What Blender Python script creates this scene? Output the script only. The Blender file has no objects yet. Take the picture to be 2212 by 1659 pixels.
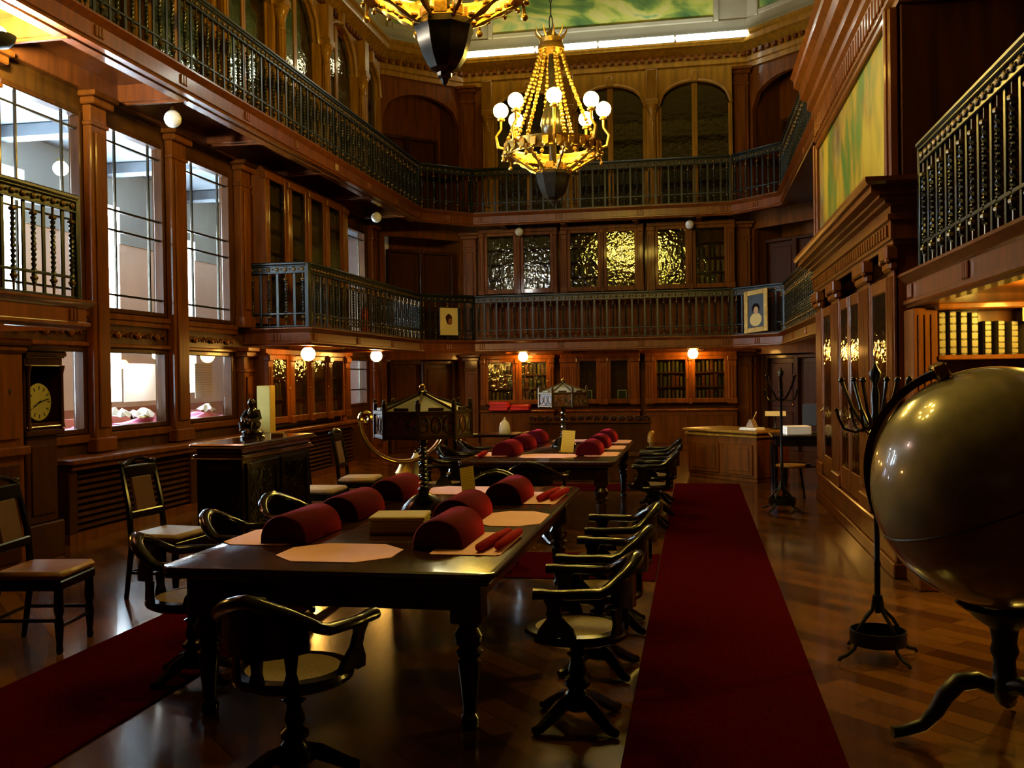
import bpy, bmesh, math, random
from mathutils import Vector, Matrix, Euler
random.seed(7)
SC = bpy.context.scene
COL = SC.collection
PI = math.pi
sin, cos = math.sin, math.cos

# ------------------------------------------------------------------ mesh helpers
class MB:
    def __init__(s):
        s.v = []; s.f = []
    def add(s, vs, fs, M=None):
        o = len(s.v)
        for p in vs:
            p = Vector(p)
            s.v.append(tuple(M @ p) if M is not None else tuple(p))
        for f in fs:
            s.f.append(tuple(i + o for i in f))
        return s
    def box(s, x0, x1, y0, y1, z0, z1, b=0.0, M=None):
        if b <= 0:
            vs = [(x, y, z) for x in (x0, x1) for y in (y0, y1) for z in (z0, z1)]
            fs = [(0, 1, 3, 2), (4, 6, 7, 5), (0, 4, 5, 1), (2, 3, 7, 6), (0, 2, 6, 4), (1, 5, 7, 3)]
            return s.add(vs, fs, M)
        b = min(b, (x1 - x0) * .45, (y1 - y0) * .45, (z1 - z0) * .45)
        vs = []; ix = {}
        for i, x in enumerate((x0, x1)):
            for j, y in enumerate((y0, y1)):
                for k, z in enumerate((z0, z1)):
                    sx, sy, sz = (1 if i == 0 else -1) * b, (1 if j == 0 else -1) * b, (1 if k == 0 else -1) * b
                    for a, p in enumerate(((x, y + sy, z + sz), (x + sx, y, z + sz), (x + sx, y + sy, z))):
                        ix[(i, j, k, a)] = len(vs); vs.append(p)
        fs = []
        q = ((0, 0), (0, 1), (1, 1), (1, 0))
        for i in (0, 1):
            fs.append(tuple(ix[(i, a, c, 0)] for a, c in q))
            fs.append(tuple(ix[(a, i, c, 1)] for a, c in q))
            fs.append(tuple(ix[(a, c, i, 2)] for a, c in q))
        for i in (0, 1):
            for j in (0, 1):
                fs.append((ix[(i, j, 0, 0)], ix[(i, j, 1, 0)], ix[(i, j, 1, 1)], ix[(i, j, 0, 1)]))
                fs.append((ix[(i, 0, j, 0)], ix[(i, 1, j, 0)], ix[(i, 1, j, 2)], ix[(i, 0, j, 2)]))
                fs.append((ix[(0, i, j, 1)], ix[(1, i, j, 1)], ix[(1, i, j, 2)], ix[(0, i, j, 2)]))
                for k in (0, 1):
                    fs.append((ix[(i, j, k, 0)], ix[(i, j, k, 1)], ix[(i, j, k, 2)]))
        return s.add(vs, fs, M)
    def rings(s, rings, closed=True, cap=True, loop=False, M=None):
        n = len(rings[0]); vs = [p for r in rings for p in r]; fs = []
        m = len(rings)
        for i in range(m if loop else m - 1):
            a, b = i * n, ((i + 1) % m) * n
            for j in range(n if closed else n - 1):
                k = (j + 1) % n
                fs.append((a + j, a + k, b + k, b + j))
        if cap and not loop:
            fs.append(tuple(range(n))); fs.append(tuple((m - 1) * n + j for j in range(n)))
        return s.add(vs, fs, M)
    def lathe(s, prof, n=16, c=(0, 0, 0), M=None, ph=0.0):
        rs = []
        for r, z in prof:
            r = max(r, 0.0004)
            rs.append([(c[0] + r * cos(ph + 2 * PI * j / n), c[1] + r * sin(ph + 2 * PI * j / n), c[2] + z) for j in range(n)])
        return s.rings(rs, M=M, cap=prof[0] != prof[-1])
    def cyl(s, c, r, h, n=12, M=None):
        return s.lathe([(r, 0), (r, h)], n, c, M)
    def sphere(s, c, r, n=16, m=10, M=None, sc=(1, 1, 1)):
        rs = []
        for i in range(m + 1):
            t = PI * i / m; rr = max(r * sin(t), 0.0005)
            rs.append([(c[0] + sc[0] * rr * cos(2 * PI * j / n), c[1] + sc[1] * rr * sin(2 * PI * j / n), c[2] - sc[2] * r * cos(t)) for j in range(n)])
        return s.rings(rs, M=M)
    def tube(s, pts, r, n=8, loop=False, flat=1.0, M=None):
        pts = [Vector(p) for p in pts]; m = len(pts)
        rs = r if isinstance(r, (list, tuple)) else [r] * m
        up = None; rings = []
        for i in range(m):
            if loop: t = pts[(i + 1) % m] - pts[i - 1]
            else: t = pts[min(i + 1, m - 1)] - pts[max(i - 1, 0)]
            t.normalize()
            if up is None:
                up = Vector((0, 0, 1)) if abs(t.z) < .9 else Vector((0, 1, 0))
            up = (up - t * up.dot(t))
            if up.length < 1e-5: up = t.orthogonal()
            up.normalize(); sd = t.cross(up)
            rings.append([tuple(pts[i] + (sd * cos(2 * PI * j / n) + up * (sin(2 * PI * j / n) * flat)) * rs[i]) for j in range(n)])
        return s.rings(rings, loop=loop, M=M)
    def sweep(s, path, prof, M=None, loop=False):
        """profile (o, z) carried along an xy path; o > 0 lies to the right of travel"""
        P = [Vector((p[0], p[1])) for p in path]; m = len(P); rings = []
        def nrm(a, b):
            d = (b - a).normalized(); return Vector((d.y, -d.x))
        for i in range(m):
            if loop: n1, n2 = nrm(P[i - 1], P[i]), nrm(P[i], P[(i + 1) % m])
            else:
                n1 = nrm(P[i - 1], P[i]) if i > 0 else nrm(P[i], P[i + 1])
                n2 = nrm(P[i], P[i + 1]) if i < m - 1 else n1
            h = (n1 + n2); h = h / max(h.dot(n1), .2) if h.length > 1e-6 else n1
            rings.append([(P[i].x + h.x * o, P[i].y + h.y * o, z) for o, z in prof])
        return s.rings(rings, M=M, loop=loop)
    def prism(s, poly, axis, a0, a1, M=None):
        def mk(p, a):
            u, w = p
            return {'x': (a, u, w), 'y': (u, a, w), 'z': (u, w, a)}[axis]
        return s.rings([[mk(p, a0) for p in poly], [mk(p, a1) for p in poly]], M=M)

def build(name, mb, mat, parent=None, smooth=38, label=None):
    me = bpy.data.meshes.new(name)
    me.from_pydata(mb.v, [], mb.f)
    bm = bmesh.new(); bm.from_mesh(me)
    bmesh.ops.recalc_face_normals(bm, faces=bm.faces)
    bm.to_mesh(me); bm.free()
    if smooth:
        for p in me.polygons: p.use_smooth = True
        me.set_sharp_from_angle(angle=math.radians(smooth))
    me.materials.append(mat)
    o = bpy.data.objects.new(name, me); COL.objects.link(o)
    if parent is not None: o.parent = parent
    if label: o['label'] = label
    return o

def thing(name, label, cat, loc=(0, 0, 0), rz=0.0, group=None, rot=None):
    o = bpy.data.objects.new(name, None); COL.objects.link(o)
    o.empty_display_size = .1
    o.location = loc; o.rotation_euler = rot if rot else (0, 0, rz)
    o['label'] = label; o['category'] = cat
    if group: o['group'] = group
    return o
def tag(o, label, cat, group=None, loc=None, rz=None, kind=None):
    o['label'] = label; o['category'] = cat
    if group: o['group'] = group
    if kind: o['kind'] = kind
    if loc is not None: o.location = loc
    if rz is not None: o.rotation_euler = (0, 0, rz)
    return o
def struct(name, mb, mat, smooth=38):
    o = build(name, mb, mat, None, smooth); o['kind'] = 'structure'; return o
KIDS = {}
def dup(root, loc, rz=0.0, label=None, group=None):
    r = root.copy(); COL.objects.link(r); r.location = loc; r.rotation_euler = (0, 0, rz)
    if label: r['label'] = label
    if group: r['group'] = group
    for ch in list(root.children):
        c = ch.copy(); COL.objects.link(c); c.parent = r
        for g in ch.children:
            d = g.copy(); COL.objects.link(d); d.parent = c
    return r
def copyobj(o, parent=None, loc=None, rz=None):
    c = o.copy(); COL.objects.link(c)
    if parent is not None: c.parent = parent
    if loc is not None: c.location = loc
    if rz is not None: c.rotation_euler = (0, 0, rz)
    return c

# ------------------------------------------------------------------ materials
def mat(name):
    m = bpy.data.materials.new(name); m.use_nodes = True
    nt = m.node_tree; nt.nodes.clear()
    out = nt.nodes.new('ShaderNodeOutputMaterial')
    return m, nt, out
def principled(name, col, rough=.5, metal=0.0, coat=0.0, var=.25, scale=6, stretch=(1, 1, 1), spec=.5, bump=0.0, coatr=.08):
    m, nt, out = mat(name)
    b = nt.nodes.new('ShaderNodeBsdfPrincipled')
    tc = nt.nodes.new('ShaderNodeTexCoord'); mp = nt.nodes.new('ShaderNodeMapping')
    mp.inputs['Scale'].default_value = stretch
    ns = nt.nodes.new('ShaderNodeTexNoise'); ns.inputs['Scale'].default_value = scale; ns.inputs['Detail'].default_value = 5
    rp = nt.nodes.new('ShaderNodeValToRGB')
    a = [max(c * (1 - var), 0) for c in col]; z = [c * (1 + var) for c in col]
    rp.color_ramp.elements[0].color = (*a, 1); rp.color_ramp.elements[0].position = .3
    rp.color_ramp.elements[1].color = (*z, 1); rp.color_ramp.elements[1].position = .7
    L = nt.links.new
    L(tc.outputs['Object'], mp.inputs['Vector']); L(mp.outputs[0], ns.inputs['Vector'])
    L(ns.outputs['Fac'], rp.inputs[0]); L(rp.outputs[0], b.inputs['Base Color'])
    b.inputs['Roughness'].default_value = rough; b.inputs['Metallic'].default_value = metal
    b.inputs['Coat Weight'].default_value = coat; b.inputs['Coat Roughness'].default_value = coatr
    b.inputs['Specular IOR Level'].default_value = spec
    if bump:
        bp = nt.nodes.new('ShaderNodeBump'); bp.inputs['Strength'].default_value = bump; bp.inputs['Distance'].default_value = .01
        L(ns.outputs['Fac'], bp.inputs['Height']); L(bp.outputs[0], b.inputs['Normal'])
    L(b.outputs[0], out.inputs[0])
    return m
def emit(name, col, st):
    m, nt, out = mat(name)
    e = nt.nodes.new('ShaderNodeEmission'); e.inputs[0].default_value = (*col, 1); e.inputs[1].default_value = st
    nt.links.new(e.outputs[0], out.inputs[0]); return m
def glassmat(name, tint=(.9, .95, .9), rough=.02, ior=1.5, bump=0.0):
    m, nt, out = mat(name); L = nt.links.new
    t = nt.nodes.new('ShaderNodeBsdfTransparent'); t.inputs[0].default_value = (*tint, 1)
    g = nt.nodes.new('ShaderNodeBsdfGlossy'); g.inputs['Roughness'].default_value = rough
    lw = nt.nodes.new('ShaderNodeLayerWeight'); pw = nt.nodes.new('ShaderNodeMath'); pw.operation = 'POWER'; pw.inputs[1].default_value = 5
    f0 = ((ior - 1) / (ior + 1)) ** 2 * 1.6
    fr = nt.nodes.new('ShaderNodeMapRange'); fr.inputs[3].default_value = f0; fr.inputs[4].default_value = 1.0
    lw.inputs[0].default_value = .5
    L(lw.outputs['Facing'], pw.inputs[0]); L(pw.outputs[0], fr.inputs[0])
    if bump:
        tc = nt.nodes.new('ShaderNodeTexCoord'); ns = nt.nodes.new('ShaderNodeTexNoise'); ns.inputs['Scale'].default_value = 11
        bp = nt.nodes.new('ShaderNodeBump'); bp.inputs['Strength'].default_value = bump; bp.inputs['Distance'].default_value = .02
        L(tc.outputs['Object'], ns.inputs['Vector']); L(ns.outputs['Fac'], bp.inputs['Height'])
        L(bp.outputs[0], g.inputs['Normal'])
    mx = nt.nodes.new('ShaderNodeMixShader')
    L(fr.outputs[0], mx.inputs[0]); L(t.outputs[0], mx.inputs[1]); L(g.outputs[0], mx.inputs[2]); L(mx.outputs[0], out.inputs[0])
    return m
W = {}
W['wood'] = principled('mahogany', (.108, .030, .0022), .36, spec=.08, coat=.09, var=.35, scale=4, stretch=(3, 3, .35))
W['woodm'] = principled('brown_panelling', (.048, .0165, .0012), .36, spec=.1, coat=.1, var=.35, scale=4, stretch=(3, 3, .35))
W['frieze'] = principled('grey_blue_frieze_paint', (.38, .46, .47), .8, var=.08, scale=1.2)  # cool daylight on the upper corridor wall, put into the colour
W['woodp'] = principled('polished_mahogany', (.120, .031, .003), .3, spec=.4, coat=.6, coatr=.13, var=.35, scale=4, stretch=(3, 3, .35))
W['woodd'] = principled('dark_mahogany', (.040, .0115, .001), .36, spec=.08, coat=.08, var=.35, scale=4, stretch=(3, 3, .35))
W['woodl'] = principled('honey_walnut', (.23, .108, .008), .36, spec=.16, coat=.13, var=.3, scale=4, stretch=(3, 3, .35))  # honey tone, yellowed further to include lamp glow on cornice and spandrels
W['black'] = principled('ebonised_wood', (.005, .0025, .001), .17, spec=.28, coat=.0, var=.3, scale=5)
W['table'] = principled('polished_table_top', (.035, .011, .003), .17, coat=.6, var=.35, scale=3, stretch=(6, .6, 2), coatr=.07)
W['tabled'] = principled('table_leg_wood', (.02, .006, .001), .28, spec=.2, coat=.3, var=.3, scale=5)
W['iron'] = principled('painted_iron', (.010, .013, .011), .34, metal=.2, var=.2, scale=20)
W['irond'] = principled('dark_iron', (.02, .02, .018), .35, metal=.6, var=.2, scale=20)
W['gilt'] = principled('gilding', (.5, .30, .06), .33, metal=.9, var=.25, scale=30, bump=.3)
W['dullgilt'] = principled('worn_gilding', (.09, .052, .01), .4, metal=.6, var=.3, scale=30)
W['brass'] = principled('brass', (.62, .42, .13), .2, metal=1.0, var=.15, scale=15)
W['bronze'] = principled('dark_bronze', (.05, .042, .028), .22, metal=.8, var=.3, scale=12)
W['steel'] = principled('grey_steel', (.3, .32, .33), .25, metal=1.0, var=.1)
W['velvet'] = principled('red_velvet', (.055, .0012, .004), .85, var=.2, scale=40, spec=.06)
for n_ in W['velvet'].node_tree.nodes:
    if n_.type == 'BSDF_PRINCIPLED':
        n_.inputs['Sheen Weight'].default_value = .55; n_.inputs['Sheen Roughness'].default_value = .35; n_.inputs['Sheen Tint'].default_value = (.8, .03, .07, 1)
W['redcloth'] = principled('red_cloth', (.30, .010, .016), .8, var=.2, scale=30, spec=.06)
W['carpet'] = principled('red_carpet', (.043, .002, .003), .95, var=.25, scale=60, spec=.0, bump=.3)
W['paper'] = principled('blotting_paper', (.92, .50, .55), .7, var=.04, scale=3)
W['white'] = principled('white_paper', (.85, .85, .82), .6, var=.03)
W['cream'] = principled('cream_card', (.62, .50, .20), .6, var=.06)
W['pink'] = principled('pink_cloth', (.55, .12, .20), .8, var=.2, scale=8)
W['cane'] = principled('woven_cane', (.15, .09, .025), .6, var=.35, scale=120)
W['leather'] = principled('tan_leather', (.20, .075, .025), .4, var=.25, scale=8)
W['leatherd'] = principled('dark_leather', (.07, .024, .008), .45, var=.25, scale=8)
W['tanseat'] = principled('tan_upholstery', (.26, .17, .11), .6, var=.2, scale=10)
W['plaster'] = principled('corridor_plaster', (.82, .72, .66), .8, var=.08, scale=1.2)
W['dado'] = principled('terracotta_dado', (.42, .17, .10), .7, var=.1, scale=2)
W['dial'] = principled('clock_dial', (.30, .26, .09), .5, var=.1)
W['grey'] = principled('grey_ceiling_paint', (.17, .20, .23), .8, var=.1)
W['cove'] = principled('cove_plaster', (.30, .27, .20), .6, var=.12, scale=2)
W['marble'] = principled('pale_marble', (.6, .56, .48), .4, var=.1)
W['blackplastic'] = principled('black_plastic', (.02, .022, .025), .4, var=.1)
W['redpaint'] = principled('red_paint', (.5, .012, .015), .3, var=.1, coat=.5)
W['globe'] = principled('varnished_globe_map', (.25, .21, .10), .26, coat=.8, var=.5, scale=3.2, coatr=.05)
W['gold'] = principled('old_gold_frame', (.42, .26, .06), .4, metal=.5, var=.3, scale=14, bump=.2)
W['milk'] = principled('unlit_opal_glass', (.62, .62, .58), .08, var=.03, coat=.6)
W['pane'] = glassmat('bookcase_glass', (.72, .76, .60), .05, 1.55, bump=.35)
W['paneplain'] = glassmat('window_glass', (.92, .95, .95), .01, 1.45)
W['bulb'] = emit('warm_lamp_glass', (1.0, .50, .09), 150)
W['bulbc'] = emit('chandelier_lamp_glass', (1.0, .66, .10), 215)
W['tube'] = emit('cool_lamp_tube', (.92, 1.0, .88), 26)
W['tubew'] = emit('warm_lamp_tube', (1.0, .9, .5), 26)
W['bulbw'] = emit('white_lamp_glass', (1.0, .90, .76), 85)
W['bulbv'] = emit('display_lamp_glass', (1.0, .97, .9), 900)
W['bulbr'] = emit('shelf_lamp_glass', (1.0, .68, .1), 300)
W['bulbd'] = emit('dim_lamp_glass', (1.0, .5, .1), 150)
W['bulbx'] = emit('bright_white_lamp_glass', (1.0, .96, .9), 5000)
BOOKM = [principled('book_cloth_%s' % n, c, .5, var=.25, scale=18) for n, c in
         (('brown', (.10, .045, .015)), ('olive', (.085, .075, .02)), ('tan', (.24, .14, .04)), ('red', (.16, .03, .012)), ('black', (.03, .02, .012)))]
W['vellum'] = principled('vellum_spine', (.13, .09, .02), .45, var=.3, scale=14)

def parquet():
    m, nt, out = mat('parquet'); L = nt.links.new
    tc = nt.nodes.new('ShaderNodeTexCoord'); mp = nt.nodes.new('ShaderNodeMapping')
    mp.inputs['Rotation'].default_value = (0, 0, PI / 4)
    br = nt.nodes.new('ShaderNodeTexBrick')
    br.inputs['Scale'].default_value = 1.0; br.inputs['Brick Width'].default_value = .60; br.inputs['Row Height'].default_value = .15
    br.inputs['Mortar Size'].default_value = .004
    br.inputs['Color1'].default_value = (.17, .064, .008, 1); br.inputs['Color2'].default_value = (.04, .013, .002, 1)
    br.inputs['Mortar'].default_value = (.03, .012, .005, 1)
    ns = nt.nodes.new('ShaderNodeTexNoise'); ns.inputs['Scale'].default_value = 1.1; ns.inputs['Detail'].default_value = 4
    mr = nt.nodes.new('ShaderNodeMapRange'); mr.inputs[3].default_value = .12; mr.inputs[4].default_value = .26
    b = nt.nodes.new('ShaderNodeBsdfPrincipled')
    L(tc.outputs['Object'], mp.inputs[0]); L(mp.outputs[0], br.inputs[0]); L(br.outputs[0], b.inputs['Base Color'])
    L(tc.outputs['Object'], ns.inputs['Vector']); L(ns.outputs['Fac'], mr.inputs[0]); L(mr.outputs[0], b.inputs['Roughness'])
    b.inputs['Coat Weight'].default_value = .5; b.inputs['Coat Roughness'].default_value = .1
    b.inputs['Specular IOR Level'].default_value = .3
    L(b.outputs[0], out.inputs[0]); return m
W['parquet'] = parquet()
def painting(name, cols, scale, stretch, rough=.45, dist=1.5):
    m, nt, out = mat(name); L = nt.links.new
    tc = nt.nodes.new('ShaderNodeTexCoord'); mp = nt.nodes.new('ShaderNodeMapping'); mp.inputs['Scale'].default_value = stretch
    ns = nt.nodes.new('ShaderNodeTexNoise'); ns.inputs['Scale'].default_value = scale; ns.inputs['Detail'].default_value = 4; ns.inputs['Distortion'].default_value = dist
    rp = nt.nodes.new('ShaderNodeValToRGB')
    el = rp.color_ramp.elements
    while len(el) < len(cols): el.new(.5)
    for i, c in enumerate(cols):
        el[i].position = .36 + .28 * i / (len(cols) - 1); el[i].color = (*c, 1)
    b = nt.nodes.new('ShaderNodeBsdfPrincipled'); b.inputs['Roughness'].default_value = rough
    L(tc.outputs['Object'], mp.inputs[0]); L(mp.outputs[0], ns.inputs['Vector']); L(ns.outputs['Fac'], rp.inputs[0]); L(rp.outputs[0], b.inputs['Base Color'])
    L(b.outputs[0], out.inputs[0]); return m
W['mural_green'] = painting('landscape_mural', [(.05, .13, .05), (.14, .24, .06), (.42, .46, .10), (.55, .5, .2), (.18, .34, .14)], .55, (1, 1, 2.2))
def mural2(name):
    m, nt, out = mat(name); L = nt.links.new
    tc = nt.nodes.new('ShaderNodeTexCoord')
    def ramp(cols, sc, st, det, pos):
        mp = nt.nodes.new('ShaderNodeMapping'); mp.inputs['Scale'].default_value = st; mp.inputs['Location'].default_value = pos
        ns = nt.nodes.new('ShaderNodeTexNoise'); ns.inputs['Scale'].default_value = sc; ns.inputs['Detail'].default_value = det; ns.inputs['Distortion'].default_value = .4
        rp = nt.nodes.new('ShaderNodeValToRGB'); el = rp.color_ramp.elements
        while len(el) < len(cols): el.new(.5)
        for i, c in enumerate(cols): el[i].position = .42 + .17 * i / (len(cols) - 1); el[i].color = (*c, 1)
        L(tc.outputs['Object'], mp.inputs[0]); L(mp.outputs[0], ns.inputs['Vector']); L(ns.outputs['Fac'], rp.inputs[0]); return rp
    A = ramp([(.04, .11, .01), (.13, .12, .01), (.25, .16, .006), (.28, .20, .015)], 1.6, (1, 1, .5), 3, (3, 1, 2))
    Bm = ramp([(.05, .02, .008), (.12, .05, .01), (.09, .09, .05), (.17, .15, .06), (.2, .10, .01)], 2.6, (1, 1, .55), 3, (7, 5, 1))
    K = ramp([(0, 0, 0), (1, 1, 1)], .75, (1, 1, .8), 1, (2.2, .9, 4))
    mx = nt.nodes.new('ShaderNodeMix'); mx.data_type = 'RGBA'
    L(K.outputs[0], mx.inputs[0]); L(A.outputs[0], mx.inputs[6]); L(Bm.outputs[0], mx.inputs[7])
    b = nt.nodes.new('ShaderNodeBsdfPrincipled'); b.inputs['Roughness'].default_value = .5; b.inputs['Specular IOR Level'].default_value = .15
    L(mx.outputs[2], b.inputs['Base Color']); L(b.outputs[0], out.inputs[0]); return m
W['mural_yellow'] = mural2('figure_mural')

# ------------------------------------------------------------------ the room
XL, XR, GL, GR, YB = -6.5, 2.65, -5.5, 1.65, 21.05
WALLP = [(XL, -2.8), (XL, 19.6), (-5.0, YB), (1.15, YB), (XR, 19.6), (XR, -2.8)]

mb = MB(); mb.box(-9.7, 3.0, -3, 21.6, -.12, 0); struct('floor', mb, W['parquet'], 0)
mb = MB(); mb.box(-6.9, 3.0, -3, 21.6, 10.9, 11.0); struct('ceiling', mb, W['cove'], 0)

def wall_x(x0, x1, y0, y1, z0, z1, holes):
    mb = MB()
    ys = sorted({y0, y1, *[h[0] for h in holes], *[h[1] for h in holes]})
    zs = sorted({z0, z1, *[h[2] for h in holes], *[h[3] for h in holes]})
    for a, b in zip(ys, ys[1:]):
        for c, d in zip(zs, zs[1:]):
            if c < z0 - 1e-6 or d > z1 + 1e-6: continue
            if a < y0 - 1e-6 or b > y1 + 1e-6: continue
            if any(h[0] <= a and b <= h[1] and h[2] <= c and d <= h[3] for h in holes): continue
            mb.box(x0, x1, a, b, c, d)
    return mb
WINS = [(8.18, 9.49), (9.84, 11.13), (11.57, 12.88), (17.35, 18.65)]
holes = []
for a, b in WINS:
    holes += [(a, b, 2.42, 4.56), (a, b, 1.08, 2.02)]
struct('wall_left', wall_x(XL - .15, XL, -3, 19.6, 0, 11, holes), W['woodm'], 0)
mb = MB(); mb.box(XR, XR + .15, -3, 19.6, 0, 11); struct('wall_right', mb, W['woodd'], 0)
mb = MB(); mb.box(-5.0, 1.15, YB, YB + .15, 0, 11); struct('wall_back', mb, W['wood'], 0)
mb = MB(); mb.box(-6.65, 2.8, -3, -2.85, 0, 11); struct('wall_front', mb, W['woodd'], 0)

# chamfered corners with an arched recess upstairs and doorways below
def chamfer(name, p0, p1):
    d = Vector((p1[0] - p0[0], p1[1] - p0[1])); Ln = d.length; ang = math.atan2(d.y, d.x)
    M = Matrix.Translation((p0[0], p0[1], 0)) @ Matrix.Rotation(ang, 4, 'Z')
    mb = MB()
    # local: x along wall, y behind wall (away from room)
    w = 1.86; c = Ln / 2; zs, rise = 7.15, .55
    mb.box(0, c - w / 2, 0, .12, 0, 11, M=M); mb.box(c + w / 2, Ln, 0, .12, 0, 11, M=M)
    mb.box(c - w / 2, c + w / 2, 0, .12, 4.62, 5.05, M=M)
    mb.box(c - w / 2, c + w / 2, 0, .12, 2.0, 2.38, M=M)
    N = 14
    for i in range(N):
        xa, xb = c - w / 2 + w * i / N, c - w / 2 + w * (i + 1) / N
        za = zs + rise * math.sqrt(max(0, 1 - ((xa - c) / (w / 2)) ** 2)); zb = zs + rise * math.sqrt(max(0, 1 - ((xb - c) / (w / 2)) ** 2))
        mb.rings([[(xa, 0, za), (xa, .12, za), (xa, .12, 11), (xa, 0, 11)], [(xb, 0, zb), (xb, .12, zb), (xb, .12, 11), (xb, 0, 11)]], M=M)
    mb.box(c - w / 2 - .1, c + w / 2 + .1, .9, .96, 0, 11, M=M)
    for s in (-1, 1): mb.box(c + s * (w / 2 + .05) - .03, c + s * (w / 2 + .05) + .03, .12, .9, 0, 11, M=M)
    struct(name, mb, W['wood'], 30)
    return M, c, w
ML, cL, wL = chamfer('wall_back_left', (XL, 19.6), (-5.0, YB))
MR, cR, wR = chamfer('wall_back_right', (1.15, YB), (XR, 19.6))

dn = 0
def panel_door(M, x0, x1, z0, z1, m='woodd', y=.2, transom=False):
    global dn; dn += 1
    mb = MB(); mb.box(x0, x1, y, y + .05, z0, z1, .006, M=M)
    hw = (x1 - x0)
    for a, b in ((z0 + .1, z0 + (z1 - z0) * .42), (z0 + (z1 - z0) * .48, z1 - .1)):
        mb.box(x0 + .09, x1 - .09, y - .02, y, a, b, .012, M=M)
    fr = .07
    mb.box(x0 - fr, x0, y - .1, y + .06, z0, z1 + fr, .01, M=M); mb.box(x1, x1 + fr, y - .1, y + .06, z0, z1 + fr, .01, M=M)
    mb.box(x0, x1, y - .1, y + .06, z1, z1 + fr, .01, M=M)
    d = struct('door_%d' % dn, mb, W[m], 30)
    k = MB(); k.sphere((x1 - .06, y - .05, z0 + .95), .028, 10, 6, M=M); build('knob', k, W['brass'], d)
for M, c, w in ((ML, cL, wL), (MR, cR, wR)):
    panel_door(M, c - .72, c - .04, 0, 1.9); panel_door(M, c + .06, c + .74, 0, 1.9)
    panel_door(M, c - .72, c - .04, 2.4, 4.3); panel_door(M, c + .06, c + .74, 2.4, 4.3)
    panel_door(M, c - .72, c - .02, 5.06, 6.9, y=.78); panel_door(M, c + .04, c + .72, 5.06, 6.9, y=.78)

# cornices, coves and pilasters
tn = 0
def trim(mb, m, smooth=38):
    global tn; tn += 1
    return struct('trim_%d' % tn, mb, m, smooth)
mb = MB()
mb.sweep(WALLP, [(-.02, 8.0), (.05, 8.0), (.05, 8.1), (.08, 8.12), (.08, 8.22), (.05, 8.24), (.05, 8.32), (.14, 8.36), (.2, 8.42), (.30, 8.46), (.32, 8.5), (.32, 8.56), (.36, 8.6), (.36, 8.66), (-.02, 8.66)])
trim(mb, W['woodl'])  # lighter wood here puts some of the tube glow into the colour
mb = MB()   # dentils under the cornice along the visible sides
def along(path, step, fn, s0=.1):
    for a, b in zip(path, path[1:]):
        a, b = Vector((*a, 0)), Vector((*b, 0)); d = b - a; L = d.length; d.normalize()
        n = int((L - 2 * s0) / step)
        ang = math.atan2(d.y, d.x)
        for i in range(n + 1):
            p = a + d * (s0 + (L - 2 * s0) * (i / n if n else .5))
            fn(Matrix.Translation(p) @ Matrix.Rotation(ang, 4, 'Z'), i, n)
along([(XL, 9.5), (XL, 19.6), (-5, YB), (1.15, YB), (XR, 19.6)], .16, lambda M, i, n: mb.box(-.04, .04, -.13, -.04, 8.25, 8.33, M=M))
trim(mb, W['wood'], 0)
mb = MB()
mb.sweep(WALLP, [(-.02, 8.66), (.30, 8.66), (.28, 8.72), (.16, 8.8), (.09, 8.9), (.06, 9.02), (-.02, 9.02)])
trim(mb, W['cove'])

# pilasters at back corners on each floor
def pilaster(x, y, z0, z1, w=.34, d=.12, rz=0.0, m='wood'):
    mb = MB(); M = Matrix.Translation((x, y, 0)) @ Matrix.Rotation(rz, 4, 'Z')
    mb.box(-w / 2, w / 2, -d, 0, z0, z1, .01, M=M)
    mb.box(-w / 2 - .04, w / 2 + .04, -d - .04, 0, z0, z0 + .16, .015, M=M)
    mb.box(-w / 2 - .02, w / 2 + .02, -d - .02, 0, z1 - .36, z1 - .31, .01, M=M)
    mb.box(-w / 2 - .05, w / 2 + .05, -d - .07, 0, z1 - .14, z1 - .06, .015, M=M)
    mb.box(-w / 2 - .08, w / 2 + .08, -d - .11, 0, z1 - .06, z1, .01, M=M)
    mb.box(-w / 2 + .06, w / 2 - .06, -d - .025, -d, z0 + .26, z1 - .42, .012, M=M)
    trim(mb, W[m], 30)
for x in (-4.88, 1.0):
    for z0, z1 in ((0, 2.1), (2.38, 4.78), (5.06, 8.0)): pilaster(x, YB, z0, z1, .30)
for y in (13.16, 17.0, 18.95):
    for z0, z1 in ((0, 2.1), (2.38, 4.78), (5.06, 8.0)): pilaster(XL, y, z0, z1, .30, rz=PI / 2)
for y, w in ((8.0, .26), (9.665, .3), (11.35, .36)):
    pilaster(XL, y, 0.87, 4.78, w, .1, PI / 2)

# galleries: slab, moulded fascia with fluted blocks, soffit beams
def gallery(path, wallside, zb, zt, m='woodp'):
    mb = MB()
    mb.sweep(path, [(-.08, zb), (.02, zb), (.03, zb + .02), (.05, zb + .03), (.05, zb + .055), (.025, zb + .065), (.025, zt - .075), (.05, zt - .06), (.075, zt - .03), (.09, zt - .02), (.09, zt), (-.08, zt)])
    def block(M, i, n):
        for k in (-1, 0, 1):
            mb.box(k * .05 - .018, k * .05 + .018, -.045, -.02, zb + .07, zt - .08, .008, M=M)
    along(path, 1.5, block, .16)
    mb.prism(wallside, 'z', zb + (.19 if zb > 4 else .10), zt - .03)
    return trim(mb, W[m], 30)
LOWP = [(XL, 13.3), (GL, 13.3), (GL, 19.2), (-4.6, 20.1), (.75, 20.1), (GR, 19.2), (GR, 13.02)]
gallery(LOWP, [(XL, 13.36), (GL - .05, 13.36), (GL - .05, 19.2), (-4.6, 20.15), (.75, 20.15), (GR + .05, 19.2), (GR + .05, 13.02), (XR, 13.02), (XR, 19.6), (1.15, YB), (-5, YB), (XL, 19.6)], 2.12, 2.38)
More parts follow.
